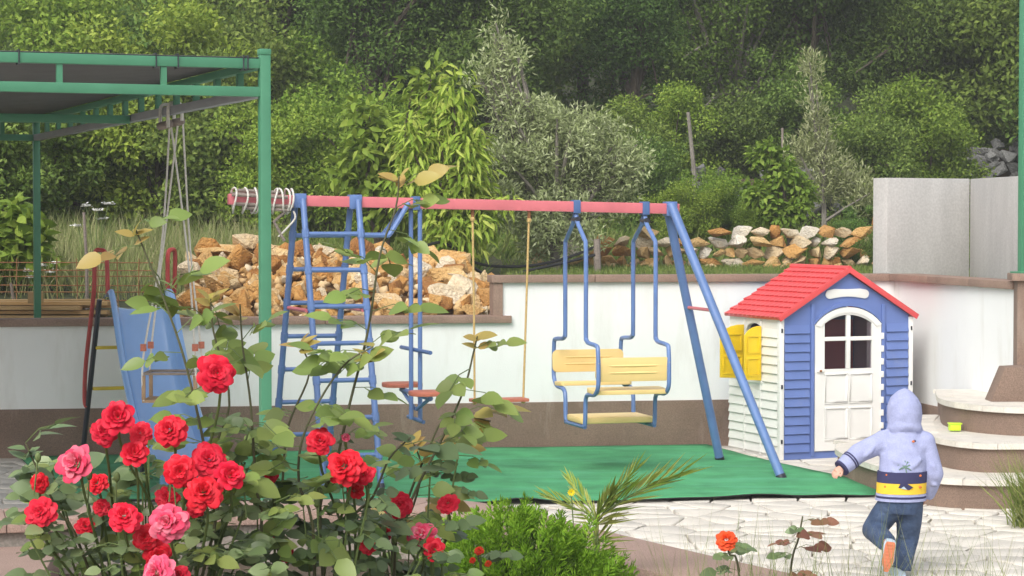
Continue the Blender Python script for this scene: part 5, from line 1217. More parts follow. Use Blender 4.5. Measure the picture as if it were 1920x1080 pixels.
# ================================================================== FOREGROUND PLANTS
def bloom_mesh(name, seed, m):
    r_ = random.Random(seed); V = []; Fc = []
    rings = [(5, .03, .20, .10, .40, .9), (6, .10, .36, .06, .42, .8), (7, .16, .55, .02, .36, .75), (8, .2, .76, -.04, .24, .72), (9, .22, .95, -.10, .06, .70), (8, .24, 1.0, -.16, -.16, .75)]
    rings = rings[:4] if seed % 10 == 3 else rings; q_ = 1.25 if seed % 10 == 3 else 1
    for k, (n, r0, r1, z0, z1, half) in enumerate(rings):
        r1 *= q_; z1 = z1 * (1.25 if seed % 10 == 3 else r_.uniform(.8, 1.15))
        for i in range(n):
            a0 = 2 * math.pi * (i + .5 * (k % 2) + r_.uniform(-.25, .25)) / n; hw = math.pi / n * (1.15 + half * .5) * r_.uniform(.85, 1.1); rr1 = r1 * r_.uniform(.86, 1.06); zz1 = z1 + r_.uniform(-.06, .06); base = len(V); ru = r_.uniform(0, 6)
            nu, nv = 4, 4
            for v in range(nv + 1):
                t = v / nv
                for u in range(nu + 1):
                    s = (u / nu) * 2 - 1; wid = (.45 + .55 * math.sin(math.pi * min(1, t * .75 + .12))) ; edge = 1 - .16 * s * s * t
                    a = a0 + s * hw * wid; rad = (r0 + (rr1 - r0) * t) * edge; z = z0 + (zz1 - z0) * math.sin(t * math.pi * .5) + .05 * t * math.sin(ru + s * 3.1) - .10 * t ** 4 * (k > 1) + .06 * s * s * (1 - t)
                    V.append((rad * math.cos(a), rad * math.sin(a), z))
            for v in range(nv):
                for u in range(nu):
                    q = base + v * (nu + 1) + u; Fc += [(q, q + 1, q + nu + 2), (q, q + nu + 2, q + nu + 1)]
    me = npmesh(name, np.array(V), np.array(Fc)); me.materials.append(MATS[m]); return me
BLOOM = {m: [bloom_mesh('rose_bloom', 10 * j + i, m) for i in range(5)] for j, m in enumerate(('rose_red', 'rose_pink', 'rose_orange'))}
LEAFME = {}
for m in ('rose_leaf', 'young_leaf', 'bronze_leaf', 'red_shoot'):
    V, Fc = ROSELEAF; me = npmesh('leaf', V, Fc); me.materials.append(MATS[m]); LEAFME[m] = me
def basis(d, n_, L, W):
    d = Vector(d).normalized(); s = d.cross(Vector(n_)).normalized(); n2 = s.cross(d); M = Matrix.Identity(4)
    for i in range(3): M[i][0] = s[i] * W; M[i][1] = d[i] * L; M[i][2] = n2[i] * L
    return M
def put_leaf(parent, p, d, n_, L, W, m, nm='leaf'):
    o = bpy.data.objects.new(nm, LEAFME[m]); link(o, parent); M = basis(d, n_, L, W); M.translation = Vector(p) - OFF[parent]; o.matrix_local = M; return o
def compound(parent, p, d, L, m, r_, nleaf=5, budget=None):
    """pinnate rose leaf: a rachis with paired leaflets and one at the tip; returns leaflet specs"""
    d = Vector(d).normalized(); side = d.cross(Vector((0, 0, 1))); side = side.normalized() if side.length > .1 else Vector((1, 0, 0)); up = side.cross(d); specs = []
    pts = [p, p + d * L * .5 + up * L * .08, p + d * L - Vector((0, 0, L * .1))]
    pairs = (nleaf - 1) // 2
    for k in range(pairs):
        q = pts[0].lerp(pts[2], .42 + .34 * k)
        for s in (1, -1):
            dd = (d * .55 + side * s * .85 + up * r_.uniform(-.25, .15)).normalized(); nn = up * .7 + side * r_.uniform(-.35, .35) + Vector((r_.uniform(-.5, .5), r_.uniform(-1.5, .1), r_.uniform(-.2, .3))); specs.append((q, dd, nn, L * r_.uniform(.50, .66), L * r_.uniform(.34, .46), m))
    specs.append((pts[2], (d + Vector((0, 0, -.15))).normalized(), up * .7 + Vector((r_.uniform(-.4, .4), r_.uniform(-1.4, 0), .2)), L * r_.uniform(.60, .76), L * r_.uniform(.40, .52), m))
    return pts, specs
def rose_bush(label, base, Y, shoots, blooms, boxes, seed, n_single):
    r_ = random.Random(seed); b = Vector((base[0], Y, .40)); t = thing('rose_bush', label, 'rose bush', b); rach = MB(); singles = []; mass = []
    stems = []
    for pts, yo, lm in shoots:
        P = [at_y(a, c, Y + yo) for a, c in pts]; stems.append((P, yo, lm))
        full = smooth_line([b + Vector((r_.uniform(-.08, .08), yo * .3, 0))] + P, 5); n = len(full); MB().tube(full, [.0042 * (1 - .6 * i / n) for i in range(n)], 6).build('stem', 'rose_stem', t)
        ln = smooth_line(P, 8); acc = 0
        for i in range(1, len(ln)):
            acc += (ln[i] - ln[i - 1]).length
            if acc > (.090 if yo == .05 else .042 if lm == 'young_leaf' else .052):
                acc = 0; k = i / len(ln); a = r_.uniform(0, 6.28); d = Vector((math.cos(a), .55 * math.sin(a), r_.uniform(-.35, .75))); m = lm if k < .78 else ('bronze_leaf' if lm == 'young_leaf' and r_.random() < .3 else lm)
                rp, sp = compound(t, ln[i], d, r_.uniform(.075, .112), m, r_); rach.tube(rp, .0013, 4, caps=False); singles += sp
        tip = ln[-1]
        for _ in range(5): a = r_.uniform(0, 6.28); d = Vector((math.cos(a), .5 * math.sin(a), r_.uniform(.1, .9))); singles.append((tip - Vector((0, 0, r_.uniform(0, .04))), d, Vector((-d.x, -.6, 1)), r_.uniform(.035, .055), r_.uniform(.022, .034), 'bronze_leaf' if lm == 'young_leaf' else lm))
    for (px, py, dm, m, yo) in blooms:
        yo = yo * .8 - .13; p = at_y(px, py, Y + yo); rad = dm / 2 * (Y + yo) / F * r_.uniform(.98, 1.08); fd = Vector((r_.uniform(-.55, .55), -1, r_.uniform(.05, .75))).normalized()
        o = bpy.data.objects.new('rose_bloom', r_.choice(BLOOM[m])); link(o, t); q = fd.to_track_quat('Z', 'Y') @ Matrix.Rotation(r_.uniform(0, 6.28), 3, 'Z').to_quaternion(); o.rotation_mode = 'QUATERNION'; o.rotation_quaternion = q; o.location = p - b; o.scale = (rad, rad * r_.uniform(.86, 1), rad * r_.uniform(.8, 1.15))
        bk = p - fd * rad * .25; MB().tube(smooth_line([b + Vector((r_.uniform(-.15, .15) + (p.x - b.x) * .3, r_.uniform(-.1, .1), 0)), b.lerp(bk, .6) + Vector((r_.uniform(-.05, .05), r_.uniform(.10, .22), .03)), bk - Vector((0, -.05, .07)), bk - Vector((0, -.004, .015)), bk], 5), .0032, 6).build('stem', 'green_stem', t)
        for k in range(5): a = 2 * math.pi * k / 5; d = q @ Vector((math.cos(a), math.sin(a), -.45)); singles.append((bk - fd * .006, d, fd, .024, .008, 'rose_leaf'))
    # foliage body
    for (x0, y0, x1, y1, n, dy) in boxes:
        for _ in range(n):
            px, py = r_.uniform(x0, x1), r_.uniform(y0, y1); yy = Y + r_.uniform(-dy * .55, dy); p = at_y(px, py, yy)
            if any((px - q[0]) ** 2 + (py - q[1]) ** 2 < (q[2] * .62) ** 2 and yy < Y + .08 for q in blooms): continue
            a = r_.uniform(0, 6.28); d = Vector((math.cos(a), .8 * math.sin(a), r_.uniform(-.25, .35))); m = 'rose_leaf' if r_.random() < .76 else 'young_leaf'
            rp, sp = compound(t, p, d, r_.uniform(.05, .08), m, r_); rach.tube(rp, .0012, 4, caps=False); mass += sp
            if r_.random() < .22: MB_ = smooth_line([b + Vector(((p.x - b.x) * .4, r_.uniform(-.1, .1), 0)), b.lerp(p, .6) + Vector((0, 0, .03)), p], 4); rach.tube(MB_, .0024, 5, caps=False)
    rach.build('twig', 'green_stem', t)['kind'] = 'stuff'
    mass.sort(key=lambda s: s[0].y); extra = max(0, n_single - len(singles)); singles_, mass_ = singles[:n_single] + mass[:extra], singles[n_single:] + mass[extra:]
    for s in singles_: put_leaf(t, *s)
    for m in ('rose_leaf', 'young_leaf', 'bronze_leaf'):
        q = [s for s in mass_ if s[5] == m]
        if not q: continue
        V, Fc = scatter(ROSELEAF, np.array([tuple(s[0] - b) for s in q]), np.array([tuple(s[1]) for s in q]), np.array([tuple(s[2]) for s in q]), np.array([s[3] for s in q]), np.array([s[4] for s in q])); me = npmesh('leaf_mass', V, Fc); me.materials.append(MATS[m]); o = link(bpy.data.objects.new('leaf_mass', me), t); o['kind'] = 'stuff'
    # buds
    for _ in range(7):
        x0, y0, x1, y1, n, dy = boxes[0]; px, py = r_.uniform(x0, x1), r_.uniform(y0, y0 + 60); p = at_y(px, py, Y - .1); MB().ellip(p, .007, .007, .011, 8, 6).build('bud', 'green_stem', t)
        MB().tube([p, p - Vector((r_.uniform(-.01, .01), 0, .08))], .0018, 5).build('stem', 'green_stem', t)
X_ = lambda px, Y: (px - 960) / F * Y
rr, rp, ro = 'rose_red', 'rose_pink', 'rose_orange'
rose_bush('large rose bush with many red and pink blooms in the left foreground', (X_(270, 4.8), 0), 4.8,
    [([(400, 1000), (385, 850), (350, 690), (318, 590), (275, 480), (252, 425)], -.05, 'young_leaf'), ([(480, 1050), (478, 900), (470, 760), (455, 650), (450, 570)], .05, 'young_leaf'), ([(160, 1050), (110, 960), (70, 880), (48, 830)], 0, 'rose_leaf'), ([(330, 1040), (380, 880), (430, 760), (400, 620), (395, 560)], .1, 'young_leaf')],
    [(407, 700, 84, rr, -.05), (222, 785, 78, rr, -.02), (196, 808, 62, rr, .02), (264, 812, 52, rr, .05), (318, 806, 66, rr, 0), (145, 872, 88, rp, -.05), (252, 852, 68, rr, 0), (392, 862, 82, rr, .02), (338, 884, 66, rr, -.04), (430, 893, 70, rr, -.03), (382, 923, 82, rr, -.08),
     (75, 960, 64, rr, 0), (233, 968, 70, rr, -.05), (315, 980, 88, rp, -.1), (272, 1008, 54, rr, 0), (296, 1040, 60, rr, .02), (294, 1075, 78, rp, -.1), (312, 932, 50, rr, .12), (182, 905, 50, rr, .12), (75, 905, 44, rr, .1), (335, 1080, 46, rr, -.05), (365, 950, 46, rr, .12), (160, 985, 40, rr, .15), (190, 950, 36, rr, .14)],
    [(70, 850, 460, 1120, 170, .24), (240, 780, 470, 900, 22, .2), (330, 930, 520, 1120, 46, .24), (30, 900, 140, 1120, 12, .2)], 1, 150)
rose_bush('rose bush with tall leafy shoots and red blooms in front of the ladder', (X_(590, 5.0), 0), 5.0,
    [([(600, 1000), (628, 880), (655, 760), (690, 620), (712, 480), (742, 390), (748, 330)], -.05, 'young_leaf'), ([(520, 1020), (530, 900), (540, 800), (580, 700), (560, 640)], .05, 'young_leaf'), ([(590, 1040), (560, 900), (575, 800), (640, 690), (700, 650)], -.1, 'young_leaf'), ([(640, 1040), (700, 930), (730, 860), (770, 820)], .05, 'rose_leaf')],
    [(600, 826, 56, rr, -.03), (646, 874, 80, rr, -.06), (682, 890, 46, rr, 0), (510, 890, 34, rr, .06), (520, 1002, 40, rr, .1), (648, 820, 18, rp, .02), (690, 1022, 36, rr, .1), (665, 920, 40, rr, .08), (540, 1040, 34, rr, .12)],
    [(470, 900, 700, 1120, 72, .24), (560, 800, 720, 960, 14, .2), (640, 980, 840, 1120, 30, .2)], 2, 150)
rose_bush('slender rose bush with yellowish shoots and a few red blooms beside the thuja', (X_(780, 5.3), 0), 5.3,
    [([(740, 1040), (775, 930), (830, 820), (870, 730), (888, 660), (895, 630)], -.05, 'young_leaf'), ([(735, 1050), (760, 950), (800, 850), (840, 780), (920, 790)], .05, 'young_leaf'), ([(720, 1040), (770, 960), (790, 880), (775, 830)], .1, 'bronze_leaf')],
    [(748, 947, 58, rr, -.02), (840, 943, 46, rr, 0), (790, 1003, 62, rp, -.06), (812, 1032, 54, rr, -.1), (722, 1000, 34, rr, .1)],
    [(690, 960, 830, 1120, 40, .16), (790, 850, 860, 960, 8, .1)], 3, 100)
def small_rose(label, Y, pts, bloom, m, lm, seed, nl):
    r_ = random.Random(seed); P = [at_y(a, b, Y) for a, b in pts]; P[0].z = min(P[0].z, .40); t = thing('rose_plant', label, 'rose plant', P[0]); ln = smooth_line(P, 6); MB().tube(ln, [.004 * (1 - .5 * i / len(ln)) for i in range(len(ln))], 6).build('stem', 'rose_stem', t); tw = MB()
    for k in range(nl):
        i = int(len(ln) * (.35 + .6 * k / nl)); a = r_.uniform(0, 6.28); rp_, sp = compound(t, ln[i], Vector((math.cos(a), .5 * math.sin(a), .1)), r_.uniform(.05, .08), lm if r_.random() < .8 else 'rose_leaf', r_); tw.tube(rp_, .001, 4, caps=False)
        for s in sp: put_leaf(t, *s)
    tw.build('twig', 'green_stem', t)['kind'] = 'stuff'
    if bloom:
        for px, py, dm in bloom:
            p = at_y(px, py, Y); rad = dm / 2 * Y / F; fd = Vector((r_.uniform(-.3, .3), -1, .9)).normalized(); o = bpy.data.objects.new('rose_bloom', r_.choice(BLOOM[m])); link(o, t); o.rotation_mode = 'QUATERNION'; o.rotation_quaternion = fd.to_track_quat('Z', 'Y'); o.location = p - P[0]; o.scale = (rad, rad, rad)
small_rose('single orange-red rose at the patio edge right of the planter cap', 6.3, [(1400, 1160), (1385, 1070), (1368, 1040), (1362, 1016)], [(1362, 1012, 48)], ro, 'rose_leaf', 5, 4)
small_rose('young rose shoot with reddish leaves near the running child', 6.3, [(1470, 1160), (1482, 1075), (1497, 1010), (1505, 968)], None, None, 'red_shoot', 6, 7)
small_rose('rose stem with small orange buds in front of the thuja', 5.6, [(900, 1180), (902, 1090), (897, 1050), (898, 1035)], [(898, 1032, 20), (915, 1056, 15), (886, 1050, 14)], ro, 'rose_leaf', 7, 3)

# ------------------------------------------------------------------ thuja globe
def thuja():
    r_ = np.random.default_rng(12); Y = 6.5; c = at_y(978, 1122, Y); base = Vector((c.x, Y, .38)); n = 0; t = thing('thuja_shrub', 'bright green rounded thuja shrub in the bed', 'shrub', base)
    P = []; D = []; Nn = []
    for k in range(420):     # upright sprays
        v = r_.normal(size=3); v[2] = abs(v[2]) * 1.0 - .25; v /= np.linalg.norm(v); rad = .19 + .07 * noise.noise(Vector(tuple(v * 2.6))) ; q = np.array([v[0] * .275, v[1] * .25, v[2] * .21]) * (rad / .19) * r_.uniform(.82, 1.06); ctr = q + np.array([c.x - base.x, 0, c.z - base.z + .0])
        ax = unit((v * .9 + np.array([0, 0, .8]) + r_.normal(size=3) * .25)[None])[0]; pl = unit(np.cross(ax, r_.normal(size=3))[None])[0]; sd = np.cross(ax, pl)
        m = 52; s = r_.random(m); u = r_.normal(size=m) * .30
        for a, b in zip(s, u):
            P.append(ctr + ax * (.075 * a - .02) + sd * (b * .042 * (1.1 - a)) + pl * r_.normal() * .006); D.append(ax + sd * np.sign(b) * .8 + r_.normal(size=3) * .2); Nn.append(pl + r_.normal(size=3) * .3)
    V, Fc = scatter(FLAT, np.array(P), np.array(D), np.array(Nn), r_.uniform(.014, .026, len(P)), r_.uniform(.004, .007, len(P))); me = npmesh('foliage', V, Fc); me.materials.append(MATS['thuja_leaf']); link(bpy.data.objects.new('foliage', me), t)
    mb = MB(); mb.tube([base + Vector((0, 0, -.02)), Vector((c.x, Y, c.z))], .018, 7)
    for k in range(24): v = Vector(tuple(r_.normal(size=3))); v.z = abs(v.z); v.normalize(); mb.tube([Vector((c.x, Y, c.z - .12)), Vector((c.x, Y, c.z)) + v * .17], [.008, .003], 5)
    mb.build('trunk', 'bark', t)
    # dense inner twigs so the globe is not hollow
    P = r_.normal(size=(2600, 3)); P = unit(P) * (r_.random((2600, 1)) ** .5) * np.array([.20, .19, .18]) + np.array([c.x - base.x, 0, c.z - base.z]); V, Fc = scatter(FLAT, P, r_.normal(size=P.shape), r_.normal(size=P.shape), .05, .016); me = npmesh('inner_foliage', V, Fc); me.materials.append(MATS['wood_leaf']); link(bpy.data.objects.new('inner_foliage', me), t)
thuja()
def palm():
    r_ = random.Random(8); Y = 7.3; b = at_y(1122, 1005, Y); b.z = .42; t = thing('palm_plant', 'young palm with stiff narrow fronds behind the thuja', 'palm', b); c = at_y(1118, 985, Y)
    fr = [((1190, 885), .0), ((1275, 895), -.05), ((1235, 905), .05), ((1070, 905), .1), ((1030, 935), .05), ((1150, 920), -.1), ((1098, 925), -.12), ((1180, 960), -.15)]
    for (tp, yo) in fr[:6]:
        e = at_y(tp[0], tp[1], Y + yo); L = (e - c).length; m_ = c.lerp(e, .5) + Vector((0, 0, .018 * L / .2)); ln = smooth_line([b.lerp(c, .3), c, m_, e], 8); f = MB().tube(ln, [.004 * (1 - .8 * i / len(ln)) for i in range(len(ln))], 5).build('frond', 'green_stem', t)
        d = (e - c).normalized(); sdv = d.cross(Vector((0, -1, .3))).normalized(); P, D, Nn = [], [], []
        n = 13
        for k in range(n):
            s = .22 + .76 * k / n; q = ln[min(len(ln) - 1, int(s * (len(ln) - 1)))]
            for sg in (1, -1): P.append(tuple(q - b)); D.append(tuple(d * 1.0 + sdv * sg * .50 * (1.2 - s) + Vector((r_.uniform(-.08, .08), r_.uniform(-.2, .2), r_.uniform(-.05, .08))))); Nn.append(tuple(Vector((0, -1, .4)) + Vector((r_.uniform(-.3, .3), 0, r_.uniform(-.3, .3)))))
        V, Fc = scatter(FLAT, np.array(P), np.array(D), np.array(Nn), L * .46, .0075); me = npmesh('leaflets', V, Fc); me.materials.append(MATS['palm_leaf']); link(bpy.data.objects.new('leaflets', me), f)
    # little yellow flower beside it
    p = at_y(1071, 923, 7.0); g = Vector((p.x, 7.0, .41)); t = thing('yellow_flower', 'small yellow flower standing beside the palm fronds', 'flower', g); MB().tube(smooth_line([g, g.lerp(p, .6) + Vector((.01, 0, 0)), p], 4), .002, 5).build('stem', 'green_stem', t)
    n = 12; a = np.arange(n) * 2 * math.pi / n; D = np.stack([np.cos(a), np.zeros(n) - .35, np.sin(a)], 1); V, Fc = scatter(FLAT, np.tile(np.array(p - g), (n, 1)), D, np.tile(np.array([[0, -1., .2]]), (n, 1)), .014, .008); me = npmesh('petals', V, Fc); me.materials.append(MATS['yellow_petal']); link(bpy.data.objects.new('petals', me), t)
palm()
def weeds():
    r_ = np.random.default_rng(33); pts = []
    def cap_near(x): return 8.0 - 1.35 * (x - .55) if x < 1.0 else 7.0 - (x - 1.0) * 1.2
    for k in range(850):
        x = r_.uniform(.62, 1.5) if k % 4 else r_.uniform(.4, .8); y = r_.uniform(5.7, 6.5); pts.append((x, y, .40))
    grass('bed_grass', 'thin seeding grass along the bed in the lower right corner', pts, .28, .60, .0034, 'dry_grass', 5, .12)
    pts = [(r_.normal() * .07 + 3.02, r_.normal() * .06 + 12.75, .0) for _ in range(520)]
    o = grass('grass_tuft', 'long green grass tuft at the right edge in front of the steps', pts, .25, .52, .008, 'grass_blade', 6, .34)
weeds()

# ================================================================== THE CHILD
def child():
    K = F / 10.95; b0 = at_z(1695, 1085); B = Vector((b0.x, 10.95, 0))
    root = thing('person', 'small child running away in hooded light blue sweater and jeans', 'person', B)
    def pt(px, py, y): return Vector((B.x + (px - 1695) / K, B.y + y, EYE - (py - 410) / K))
    def ring(c, ax, rx, ry, n=16, fwd=None):
        """ellipse: rx across, ry fore and aft, square to the axis"""
        ax = Vector(ax).normalized(); s = Vector((1, 0, 0)) - ax * ax.x
        s = s.normalized() if s.length > .15 else Vector((0, 1, 0)).cross(ax).normalized(); f = ax.cross(s)
        return [Vector(c) + s * (rx * math.cos(2 * math.pi * k / n)) + f * (ry * math.sin(2 * math.pi * k / n)) for k in range(n)]
    def sweep(mb, specs, n=16):
        cs = [Vector(s[0]) for s in specs]; rg = []
        for i, s in enumerate(specs):
            ax = cs[min(i + 1, len(cs) - 1)] - cs[max(i - 1, 0)]; rg.append(ring(cs[i], ax, s[1], s[2], n))
        k = len(mb.v); mb.loft(rg)
    def fuse(mb, name, m, voxel, iters, parent=root):
        me = mb.mesh(name, OFF[root]); ob = bpy.data.objects.new(name, me); COL.objects.link(ob)
        bm = bmesh.new(); bm.from_mesh(me); bmesh.ops.recalc_face_normals(bm, faces=bm.faces); bm.to_mesh(me); bm.free()
        r1 = ob.modifiers.new('r', 'REMESH'); r1.mode = 'VOXEL'; r1.voxel_size = voxel; sm = ob.modifiers.new('s', 'SMOOTH'); sm.factor = .5; sm.iterations = iters
        dg = bpy.context.evaluated_depsgraph_get(); me2 = bpy.data.meshes.new_from_object(ob.evaluated_get(dg)); bpy.data.objects.remove(ob); me2.name = name
        me2.polygons.foreach_set('use_smooth', [True] * len(me2.polygons)); me2.materials.clear(); me2.materials.append(MATS[m]); return link(bpy.data.objects.new(name, me2), parent)
    # joints
    pel = pt(1691, 945, 0); chest = pt(1698, 860, .03); neck = pt(1702, 806, .065); head = pt(1702, 775, .085)
    shL, elL, wrL, haL = pt(1662, 830, .05), pt(1613, 852, .03), pt(1578, 879, -.01), pt(1566, 888, -.02)
    shR, elR, wrR = pt(1738, 832, .05), pt(1754, 890, .02), pt(1744, 935, .08)
    hipR, knR, anR = pt(1709, 950, 0), pt(1708, 1012, .05), pt(1692, 1072, .02)
    hipL, knL, anL = pt(1672, 950, .0), pt(1644, 998, .06), pt(1654, 1010, -.155)
    # body: one continuous surface
    mb = MB()
    sweep(mb, [(pel + Vector((0, 0, -.05)), .075, .06), (pel, .09, .07), (chest, .085, .065), (pt(1700, 825, .055), .075, .055), (neck, .035, .035), (head + Vector((0, .005, -.03)), .045, .05)])
    mb.ellip(head, .066, .075, .082); mb.ellip(head + Vector((0, .074, -.012)), .009, .014, .010, 8, 6); mb.ellip(head + Vector((0, .058, -.045)), .022, .016, .008, 8, 6)
    for s in (-1, 1): mb.ellip(head + Vector((s * .066, .0, -.01)), .008, .014, .019, 8, 6)
    for a, b, c in ((shL, elL, wrL), (shR, elR, wrR)): mb.ellip(a, .036, .036, .036); mb.ellip(a.lerp(chest, .35), .05, .045, .05); mb.ellip(b, .026, .026, .026, 10, 8); sweep(mb, [(a, .034, .034), (b, .026, .026)], 12); sweep(mb, [(b, .026, .026), (c, .019, .019)], 12)
    for a, b, c in ((hipR, knR, anR), (hipL, knL, anL)): mb.ellip(b, .041, .041, .041, 10, 8); sweep(mb, [(a, .058, .058), (a.lerp(b, .5), .052, .052), (b, .040, .040)], 12); sweep(mb, [(b, .040, .040), (b.lerp(c, .4), .036, .036), (c, .026, .026)], 12)
    def hand(w, d, up, ln=.05):
        d = d.normalized(); s = d.cross(up).normalized(); u = s.cross(d)
        sweep(mb, [(w - d * .01, .016, .016), (w + d * .012, .021, .014), (w + d * .032, .021, .012)], 10)
        for k, (o, l) in enumerate(((-.018, .026), (-.006, .031), (.006, .029), (.017, .023))):
            p = w + d * .028 + s * o; mb.tube([p, p + d * l * .5 - u * .003, p + d * l * .85 - u * .012, p + d * l - u * .016], [.0066, .006, .0056, .0046], 7)
        p = w + d * .008 - s * .018; mb.tube([p, p - s * .012 + d * .012, p - s * .014 + d * .028 - u * .006], [.0072, .0065, .005], 7)
    hand(wrL, haL - wrL, Vector((0, -.5, 1))); hand(wrR, wrR - elR + Vector((0, .03, 0)), Vector((1, 0, 0)))
    body = fuse(mb, 'body', 'skin', .0036, 3)
    for s in (-1, 1): MB().ellip(head + Vector((s * .026, .068, .004)), .008, .006, .006, 8, 6).build('eye', 'eye_dark', root)
    MB().ellip(head + Vector((0, -.008, .018)), .071, .078, .078).build('hair', 'hair', root)
    # sweater with hood
    sw = MB()
    sweep(sw, [(pt(1691, 934, -.002), .118, .092), (pt(1692, 915, 0), .119, .093), (pt(1695, 885, .01), .117, .090), (pt(1697, 860, .025), .116, .087), (pt(1699, 838, .045), .110, .080), (pt(1700, 820, .058), .088, .070), (pt(1701, 808, .066), .062, .060)], 24)
    for S_, E_, W_ in ((shL, elL, wrL), (shR, elR, wrR)):
        sw.ellip(S_, .056, .058, .056, 14, 10); sw.ellip(S_.lerp(chest, .3), .062, .066, .064, 14, 10); sw.ellip(E_, .050, .050, .050, 12, 10)
        sweep(sw, [(S_, .054, .056), (S_.lerp(E_, .5), .052, .052), (E_, .049, .049)], 14); sweep(sw, [(E_, .049, .049), (E_.lerp(W_, .6), .046, .046), (W_, .040, .040)], 14)
    sweep(sw, [(pt(1701, 812, .055), .080, .070), (pt(1701, 800, .062), .082, .082), (pt(1702, 780, .072), .088, .092), (pt(1702, 762, .076), .084, .089), (pt(1702, 748, .076), .067, .070), (pt(1703, 738, .072), .040, .043), (pt(1703, 732, .068), .014, .016)], 20)
    sweep(sw, [(pt(1701, 815, .05), .084, .070), (pt(1701, 808, .055), .091, .083), (pt(1701, 801, .060), .084, .082)], 20)       # folds where the hood meets the back
    rnd = random.Random(2)
    # soft rolls of loose knit: at the armpits, across the back and in the elbows
    for (a, b_, r_) in (((1672, 862, -.052), (1700, 872, -.070), .016), ((1727, 858, -.05), (1700, 880, -.074), .016), ((1668, 880, -.062), (1690, 892, -.082), .014), ((1640, 838, -.012), (1622, 858, -.016), .014), ((1747, 868, -.018), (1757, 884, -.022), .013), ((1744, 905, .0), (1760, 912, -.008), .013)):
        p, q = pt(*a), pt(*b_); sw.tube([p, p.lerp(q, .33), p.lerp(q, .66), q], [r_ * .4, r_, r_, r_ * .4], 8)
    swo = fuse(sw, 'sweater', 'knit_blue', .0055, 9)
    def band(z0, z1, m, nm, gro=.004):
        py0, py1 = 410 + (EYE - z0) * K, 410 + (EYE - z1) * K; rg = []
        for py in (py0, (py0 + py1) / 2, py1): k_ = (934 - py) / 50; rg.append(ring(pt(1691 + 2.5 * k_, py, .004 * k_ - .002), (0, 0, 1), .1185 + gro, .0925 + gro, 28))
        inn = [[p.lerp(Vector((sum(q.x for q in r1) / 28, sum(q.y for q in r1) / 28, p.z)), .1) for p in r1] for r1 in (rg[0], rg[-1])]
        MB().loft([inn[0]] + rg + [inn[1]], caps=False).build(nm, m, swo)
    zz = lambda py: EYE - (py - 410) / K
    band(zz(939), zz(934), 'knit_blue', 'hem', .006); band(zz(933.6), zz(930), 'knit_navy', 'hem_stripe', .003); band(zz(929.6), zz(925.4), 'knit_blue', 'hem', .0055)
    band(zz(925), zz(905), 'knit_yellow', 'yellow_band', .0035); band(zz(904.7), zz(884), 'knit_navy', 'navy_band', .0035)
    # stripes on the sleeve
    for k, q in enumerate((.42, .52)):
        c = elL.lerp(wrL, q); ax = (wrL - elL).normalized(); r1 = ring(c - ax * .004, ax, .0505 - .006 * q, .0505 - .006 * q, 16); r2 = ring(c + ax * .004, ax, .0505 - .006 * q, .0505 - .006 * q, 16); MB().loft([r1, r2]).build('sleeve_stripe', 'knit_navy', swo)
    c = elL.lerp(wrL, .98); ax = (wrL - elL).normalized(); MB().loft([ring(c - ax * .008, ax, .043, .043), ring(c + ax * .004, ax, .042, .042)]).build('cuff_stripe', 'knit_navy', swo)
    # embroidery: palm, small birds and fish
    def backy(px, py): return pt(px, py, -.098 + .022 * sstep(900, 840, py) if False else -.0)
    def on_back(px, py, d=.004):
        x = (px - 1694) / K; k = max(0, 1 - (x / .118) ** 2); y = -.0915 * math.sqrt(k) + (.0 + .045 * sstep(0, 1, (905 - py) / 65)) * 1.0; return pt(px, py, y - d)
    for dx, dy in ((-14, -6), (-9, -12), (0, -13), (8, -11), (13, -4), (-12, 2), (11, 3)): MB().tube([on_back(1694, 874, .006), on_back(1694 + dx * .6, 874 + dy * .9, .007), on_back(1694 + dx, 874 + dy + 3, .006)], [.003, .004, .002], 5).build('embroidery', 'knit_green', swo)
    MB().tube([on_back(1694, 874, .006), on_back(1696, 884, .006)], .003, 5).build('embroidery', 'knit_green', swo)
    for px, py, m in ((1658, 911 , 'knit_orange'), (1661, 889, 'knit_orange'), (1722, 890, 'knit_orange'), (1713, 826, 'knit_navy'), (1711, 827, 'knit_orange'), (1722, 911, 'knit_orange')):
        MB().ellip(on_back(px, py, .0075), .008, .004, .006, 8, 6).build('embroidery', m, swo)
    MB().prism([on_back(1680, 912, .008), on_back(1700, 916, .008), on_back(1708, 911, .008), on_back(1696, 904, .008), on_back(1684, 904, .008)], (0, .003, 0)).build('embroidery', 'knit_navy', swo)
    MB().prism([on_back(1684, 913, .010), on_back(1696, 915, .010), on_back(1690, 909, .010)], (0, .002, 0)).build('embroidery', 'shoe_blue', swo)
    # jeans
    je = MB()
    sweep(je, [(pt(1691, 925, 0), .108, .085), (pt(1691, 945, -.003), .110, .088), (pt(1690, 962, 0), .104, .086)], 20)
    sweep(je, [(hipR, .064, .076), (hipR.lerp(knR, .5), .063, .068), (knR, .056, .057), (knR.lerp(anR, .5), .053, .053), (anR + Vector((0, 0, .006)), .056, .055)], 14)
    sweep(je, [(hipL, .064, .076), (hipL.lerp(knL, .5), .064, .068), (knL, .058, .056)], 14); je.ellip(knL, .058, .056, .058, 12, 10); sweep(je, [(knL, .056, .056), (knL.lerp(anL, .45), .054, .052), (knL.lerp(anL, 1.0), .050, .046)], 14)
    for k in range(12):
        s = rnd.random(); a, b_ = rnd.choice(((hipR, knR), (knR, anR), (hipL, knL), (knR, anR))); p = a.lerp(b_, s) + Vector((rnd.uniform(-.035, .035), -.045, 0)); je.ellip(p, rnd.uniform(.015, .03), .012, rnd.uniform(.006, .010), 8, 6)
    fuse(je, 'jeans', 'denim', .0055, 4)
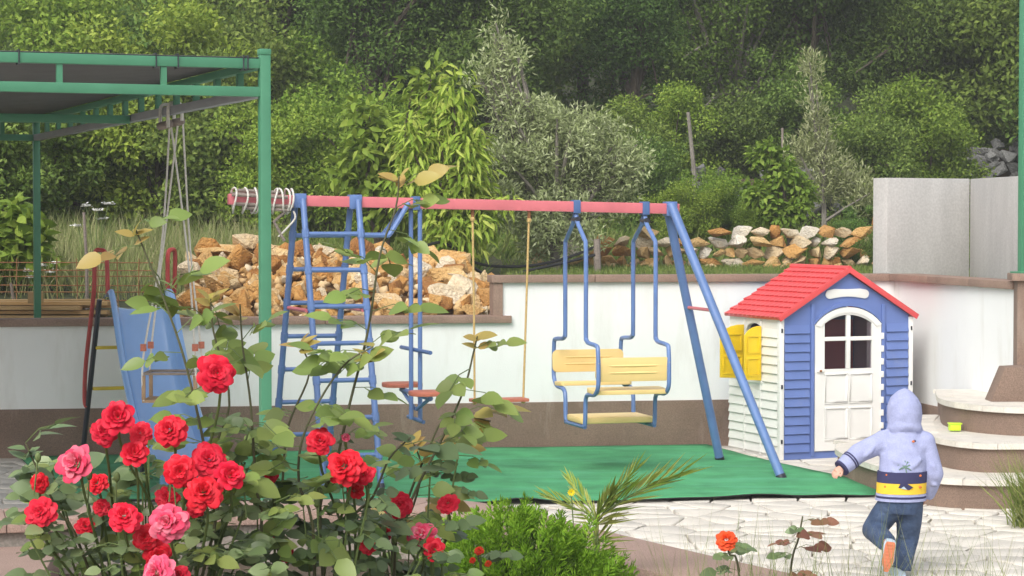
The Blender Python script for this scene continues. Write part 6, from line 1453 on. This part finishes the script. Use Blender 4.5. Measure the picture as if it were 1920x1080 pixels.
    # shoes: standing foot and lifted foot with its sole to the camera
    def shoe(heel, d, up, ln=.145):
        d = d.normalized(); up = (up - d * up.dot(d)).normalized(); s = d.cross(up); prof = [(0, .022), (.02, .029), (.06, .029), (.10, .033), (.128, .027), (ln, .010)]
        outl = [heel + d * u + s * w for u, w in prof] + [heel + d * u - s * w for u, w in prof[::-1]]
        up_mb = MB(); rg = []
        for u, w, h in ((.002, .018, .046), (.02, .027, .056), (.05, .028, .054), (.085, .030, .040), (.115, .028, .031), (.138, .014, .020)):
            rg.append([heel + d * u + s * (w * math.cos(a)) + up * (.014 + h * max(0, math.sin(a))) for a in [math.pi * k / 8 for k in range(9)]])
        u_ = up_mb.loft(rg).build('shoe', 'shoe_blue', root); MB().prism(outl, up * .016).build('midsole', 'shoe_blue', u_, bevel=.004)
        so = MB().prism([heel + d * (ln / 2 + (u - ln / 2) * .90) + s * w * .86 - up * .004 for u, w in prof] + [heel + d * (ln / 2 + (u - ln / 2) * .90) - s * w * .86 - up * .004 for u, w in prof[::-1]], up * .0042).build('sole', 'shoe_sole', u_)
        for k in range(8): u = ln * (.10 + .8 * k / 8); MB().obox(heel + d * u - s * .017 - up * .0075, d * .007, s * .034, up * .0037).build('tread_bar', 'shoe_sole', u_)
    shoe(Vector((anR.x, anR.y - .04, .0)), Vector((-.1, 1, 0)), Vector((0, 0, 1)))
    shoe(pt(1660, 1004, -.20), pt(1651, 1068, -.185) - pt(1660, 1004, -.20), Vector((0, 1, .15)), .165)
child()

# ================================================================== HAZE: added volume, stands in for lens veil and lightens the wood
def haze():
    m = bpy.data.materials.new('veil_haze'); m.use_nodes = True; nt = m.node_tree; nt.nodes.clear(); out = nt.nodes.new('ShaderNodeOutputMaterial'); v = nt.nodes.new('ShaderNodeVolumePrincipled')
    v.inputs['Color'].default_value = (.93, .95, .96, 1); v.inputs['Density'].default_value = .0022; v.inputs['Anisotropy'].default_value = .1; nt.links.new(v.outputs[0], out.inputs['Volume'])
    b = MB().obox((-265, -165, -1.2), (530, 0, 0), (0, 470, 0), (0, 0, 41.2)); me = b.mesh('haze'); me.materials.append(m); o = bpy.data.objects.new('haze', me); COL.objects.link(o); o['kind'] = 'stuff'; tag(o, 'thin pale haze volume added to veil and lighten the wood', 'haze')
haze()
